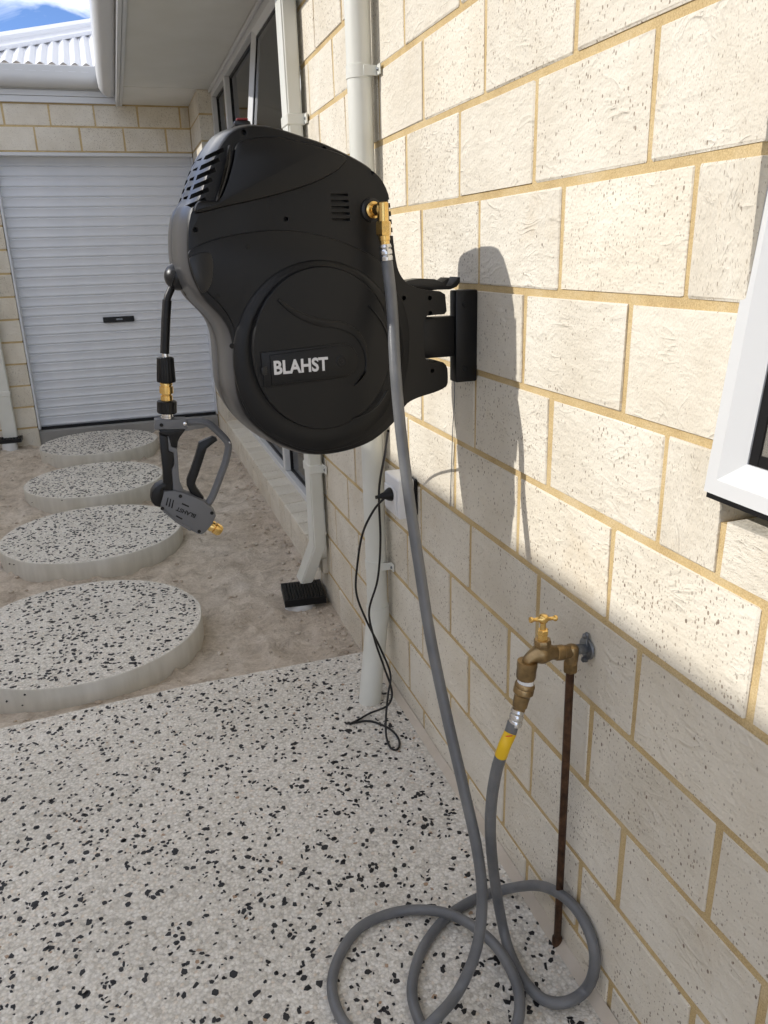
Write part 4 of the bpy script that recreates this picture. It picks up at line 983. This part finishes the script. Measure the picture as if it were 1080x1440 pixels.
bm = bmesh.new(); vtube(bm, [p+Vector((0, -.0078, 0)) for p in catmull(gd_[1:-2], 5)], .0026, 8); finish('guard_rib', bm, GUN_GREY, gun, 50)
gpart('trigger', [(440, 866), (408, 800), (408, 742), (448, 640), (492, 505), (520, 402), (590, 368), (645, 348), (682, 362), (690, 385), (660, 405), (592, 458), (566, 540), (520, 680), (486, 775), (498, 812), (566, 905), (560, 930), (520, 915)], -.008, .008, RUBBER, bev=.003)
for q in ((172, 232), (386, 220), (345, 878), (180, 990), (632, 1032), (516, 1200)):
    p = GP.w(gz_(*q), .0155 if q[1] < 500 else .0178); lathe_o('screw', p, p+Vector((0, -.002, 0)), [(0, .0035), (.7, .0035), (1, .002)], STEEL if q == (386, 220) else HOLE, gun, 12)
p = GP.w(gz_(798, 402), .006); lathe_o('screw', p, p+Vector((0, -.003, 0)), [(0, .0026), (.7, .0026), (1, .0015)], STEEL, gun, 12)
na, nb_ = GP.w(gz_(592, 1150), 0), GP.w(gz_(724, 1226), 0)
lathe_o('nozzle', na, nb_, [(0, .0075), (.18, .0095), (.3, .0115), (.44, .0115), (.46, .0085), (.52, .0085), (.54, .0118), (.86, .0118), (.95, .0100), (1, .009), (1, .004), (.85, .003)], BRASS, gun, 28)

# ---------------------------------------------------------------- brass inlet elbow and the supply hose
hose = tag(empty('supply_hose', (-.25, -.40, 0)), 'thick grey rubber hose from reel inlet, coiled on the slab, to the tap', 'hose')
EP = Plane(RP.w((0, 0), .042), RN); e2 = lambda x, y: EP.p(440+x/4.154, 200+y/4.154)
fl = RP.p(440+340/4.154, 200+396/4.154, 0)
lathe_o('inlet_boss', fl-RP.n*.004, fl+RP.n*.006, [(0, .0205), (.8, .0205), (1, .0175), (1, .013), (.6, .0125)], BLACK_SIDE, reel, 32)
el0 = fl+RP.n*.002; ej = e2(395, 392)
lathe_o('inlet_spigot', el0, el0.lerp(ej, .55), [(0, .0115), (.25, .0115), (.3, .0145), (.5, .0145), (.55, .0105), (1, .0105)], BRASS, hose, 28)
et = e2(407, 350); eb = e2(410, 462)
bm = bmesh.new(); vtube(bm, [el0.lerp(ej, .5), ej+(e2(405, 395)-ej)*.5, e2(406, 395)], [.0098, .0105, .0105], 20); lathe(bm, et, eb, [(0, .0088), (.04, .0102), (1, .0102)], 28); finish('elbow', bm, BRASS, hose, 40)
lathe_o('hex_nut', e2(412, 462), e2(414, 546), [(0, .0125), (.1, .0142), (.9, .0142), (1, .0125)], BRASS, hose, 6)
lathe_o('hose_tail', e2(415, 546), e2(420, 598), [(0, .0105), (.5, .0105), (.55, .0092), (1, .0092)], BRASS, hose, 24)
lathe_o('ferrule', e2(420, 596), e2(430, 690), [(0, .0105), (.18, .0118), (.3, .0100), (.42, .0118), (.6, .0118), (.68, .0100), (.76, .0118), (1, .0118)], STEEL, hose, 24)
hd0 = (e2(425, 640)-CAM).dot(FWD)
HR = .0106
P1 = [e2(425, 640), e2(432, 700)]
for (px, py, dpt) in ((551, 430, 1.405), (556, 520, 1.40), (563, 600, 1.42), (574, 690, 1.43), (590, 800, 1.44), (606, 900, 1.445), (629, 1010, 1.445), (650, 1100, 1.44), (670, 1190, 1.44), (678, 1260, 1.445), (671, 1330, 1.45)): P1.append(atd(px, py, dpt))
P1 += [at(648, 1388, 2, .040), at(617, 1428, 2, .034), at(575, 1462, 2, .0115), at(525, 1468, 2, .0108), at(485, 1440, 2, .0108), at(467, 1392, 2, .0108), at(477, 1345, 2, .0108), at(508, 1303, 2, .0108), at(560, 1282, 2, .0112), at(612, 1281, 2, .020), at(655, 1296, 2, .034), at(695, 1328, 2, .040), at(722, 1372, 2, .036),
       at(731, 1412, 2, .030), at(722, 1452, 2, .014), at(690, 1482, 2, .0108), at(645, 1490, 2, .0108), at(606, 1462, 2, .0108), at(584, 1420, 2, .0108), at(580, 1382, 2, .0108), at(594, 1335, 2, .0108), at(625, 1293, 2, .0108), at(665, 1266, 2, .0108), at(705, 1252, 2, .0112)]
P1 += [at(750, 1245, 0, -.026), at(782, 1254, 0, -.018), at(811, 1279, 0, -.0145), at(832, 1320, 0, -.0145), at(836, 1360, 0, -.016), at(824, 1391, 2, .030), at(797, 1409, 2, .018), at(765, 1406, 2, .013), at(738, 1380, 2, .013), at(718, 1342, 2, .016), at(706, 1298, 2, .05)]
tsp = (Vector((-.127, -.48, .675))-CAM).dot(FWD)
for (px, py, dpt) in ((696, 1240, 1.52), (690, 1180, 1.45), (691, 1130, 1.40), (698, 1085, 1.36), (709, 1050, 1.33)): P1.append(atd(px, py, dpt))
P1 += [at(717, 1032, 1, -.481), at(722, 1016, 1, -.48)]
bm = bmesh.new(); vtube(bm, catmull(P1, 10), HR, 20); finish('tube', bm, HOSE, hose, 70)

# ---------------------------------------------------------------- garden tap with riser pipe
T = lambda x, y: at(640+x/4.909, 840+y/4.909, 1, -.48)
s_ = lambda px: px/4.909*1.31/1085.7
tap = tag(empty('garden_tap', (-.06, -.48, .70)), 'brass garden tap with T handle on a brown riser pipe', 'tap')
rb0 = at(783.5, 1322, 0, -.011)
tube_o('riser_pipe', [rb0+Vector((0, 0, -.012)), rb0+Vector((0, 0, .004)), (-.033, -.478, .672)], .0074, RUST, tap, 20)
tube_o('pipe_collar', [rb0+Vector((0, 0, -.010)), rb0+Vector((0, 0, .007)), rb0+Vector((0, 0, .010))], [.0105, .0105, .0085], RUST, tap, 14)
tube_o('pipe_nut', [(-.033, -.478, .655), (-.033, -.478, .659), (-.033, -.478, .676), (-.033, -.478, .68)], [.0115, .0132, .0132, .0115], BRASS_OLD, tap, 6)
zc = T(790, 375).z; xc = T(560, 385)
lathe_o('wall_elbow', (-.033, -.48, .672), (-.033, -.48, zc+.012), [(0, .0105), (.2, .0115), (.8, .0125), (.93, .0105), (1, .006)], BRASS_OLD, tap, 20)
bm = bmesh.new(); lathe(bm, (-.002, -.48, zc), (-.006, -.48, zc), [(0, .0205), (1, .0195)], 20); box(bm, (-.0075, -.484, zc-.026), (-.002, -.476, zc+.030), .001); lathe(bm, (-.006, -.48, zc), (-.034, -.48, zc+.002), [(0, .0085), (1, .010)], 16); finish('wall_flange', bm, STEEL_DULL, tap, 40)
for dz in (-.021, .024):
    lathe_o('screw', (-.0075, -.48, zc+dz), (-.0125, -.48, zc+dz), [(0, .0052), (.6, .0052), (1, .0025)], STEEL_DULL, tap, 12)
a, b_ = Vector((-.030, -.48, zc)), T(690, 385)
lathe_o('inlet_collar', a, b_, [(0, .0105), (.15, .0118), (.55, .0118), (.6, .0135), (.95, .0135), (1, .0115)], BRASS_OLD, tap, 20)
tube_o('thread_tape', [T(716, 383), T(708, 384)], .0122, TAPE, tap, 18)
vb = catmull([T(700, 385), T(660, 380), T(605, 385), T(555, 400), T(525, 418), T(505, 440), T(498, 470)], 5)
rad = []
for i in range(len(vb)):
    t = i/(len(vb)-1); rad.append(.0118 + .0062*math.exp(-((t-.36)/.16)**2) - .0022*max(0, t-.55)/.45)
bm = bmesh.new(); vtube(bm, vb, rad, 22); finish('body', bm, BRASS_OLD, tap, 60)
lathe_o('bonnet_collar', T(603, 352), T(603, 288), [(0, .0142), (.5, .0142), (.55, .0152), (.85, .0152), (1, .0132)], BRASS_OLD, tap, 8)
lathe_o('bonnet_nut', T(604, 296), T(607, 218), [(0, .0102), (.2, .0088), (.55, .0088), (.6, .0098), (.92, .0098), (1, .008)], BRASS, tap, 6)
lathe_o('spindle', T(606, 222), T(609, 150), [(0, .0058), (.5, .0048), (.8, .0058), (1, .0075)], BRASS, tap, 16)
h0_, h1_ = T(512, 157), T(703, 143); hx = (h1_-h0_); 
bm = bmesh.new(); lathe(bm, h0_, h1_, [(0, .002), (.02, .0048), (.07, .0054), (.12, .0042), (.16, .0030), (.34, .0040), (.40, .0072), (.60, .0072), (.66, .0040), (.84, .0030), (.88, .0042), (.93, .0054), (.98, .0048), (1, .002)], 18); lathe(bm, T(608, 172), T(610, 122), [(0, .006), (.2, .0078), (.85, .0078), (1, .006)], 18)
finish('handle', bm, BRASS, tap, 50)
ca, cb = T(498, 440), T(474, 790)
def cl(t): return ca.lerp(cb, t)
ax0, ax1 = T(500, 440), T(487, 560)
lathe_o('outlet_nut', ax0, ax1, [(0, .0125), (.0, .0172), (.3, .0176), (.34, .0168), (.9, .0168), (1, .0155)], BRASS_OLD, tap, 32, flute=.03, nfl=16)
lathe_o('washer', T(488, 556), T(484, 600), [(0, .0130), (1, .0142)], TAPE, tap, 24)
lathe_o('hose_connector', T(485, 590), T(440, 775), [(0, .0158), (.06, .0176), (.14, .0176), (.17, .0162), (.22, .0176), (.36, .0176), (.40, .0158), (.44, .0140), (.86, .0128), (.9, .0108), (1, .0108)], BRASS_OLD, hose, 28)
lathe_o('ferrule', T(436, 768), T(412, 880), [(0, .0108), (.15, .0122), (.3, .0104), (.42, .0122), (.58, .0122), (.66, .0104), (.76, .0122), (1, .0120)], STEEL, hose, 24)
# yellow sticker wrapped on the hose
q0, q1 = at(719.5, 1029, 1, -.481), at(710, 1060, 1, -.479)
cp = catmull(P1, 10)
def closest(i_px):
    best = min(range(len(cp)*6//10, len(cp)), key=lambda i: abs((720-FPX*(cp[i]-CAM).dot(UPV)/(cp[i]-CAM).dot(FWD))-i_px)); return best
i0, i1 = closest(1061), closest(1031)
bm = bmesh.new(); vtube(bm, cp[i0:i1+1], HR+.0004, 20)
stk = finish('sticker', bm, YELLOW, hose, 70)
mid = cp[(i0*1+i1*2)//3]; dr = (cp[i0]-cp[i1]).normalized(); tc_ = (CAM-mid).normalized(); sd_ = dr.cross(tc_).normalized()
for k, (o_, l_) in enumerate(((-.004, .011), (.002, .006), (.0045, .006), (.007, .005))):
    c = mid + dr*o_ + tc_*(HR+.0002); bm = bmesh.new()
    for s0 in range(6):
        f0 = (-.5+s0/6)*l_; f1 = (-.5+(s0+1)/6)*l_; hw = .0012 if k == 0 else .0005; sl_ = .6 if k == 0 else 0
        def pt(f, g):
            ang = f/HR; return mid + dr*(o_+g+f*sl_) + (tc_*math.cos(ang)+sd_*math.sin(ang))*(HR+.0007)
        bm.faces.new([bm.verts.new(pt(f, g)) for f, g in ((f0, -hw), (f1, -hw), (f1, hw), (f0, hw))])
    finish('print_line', bm, RED_PRINT, stk, 0)
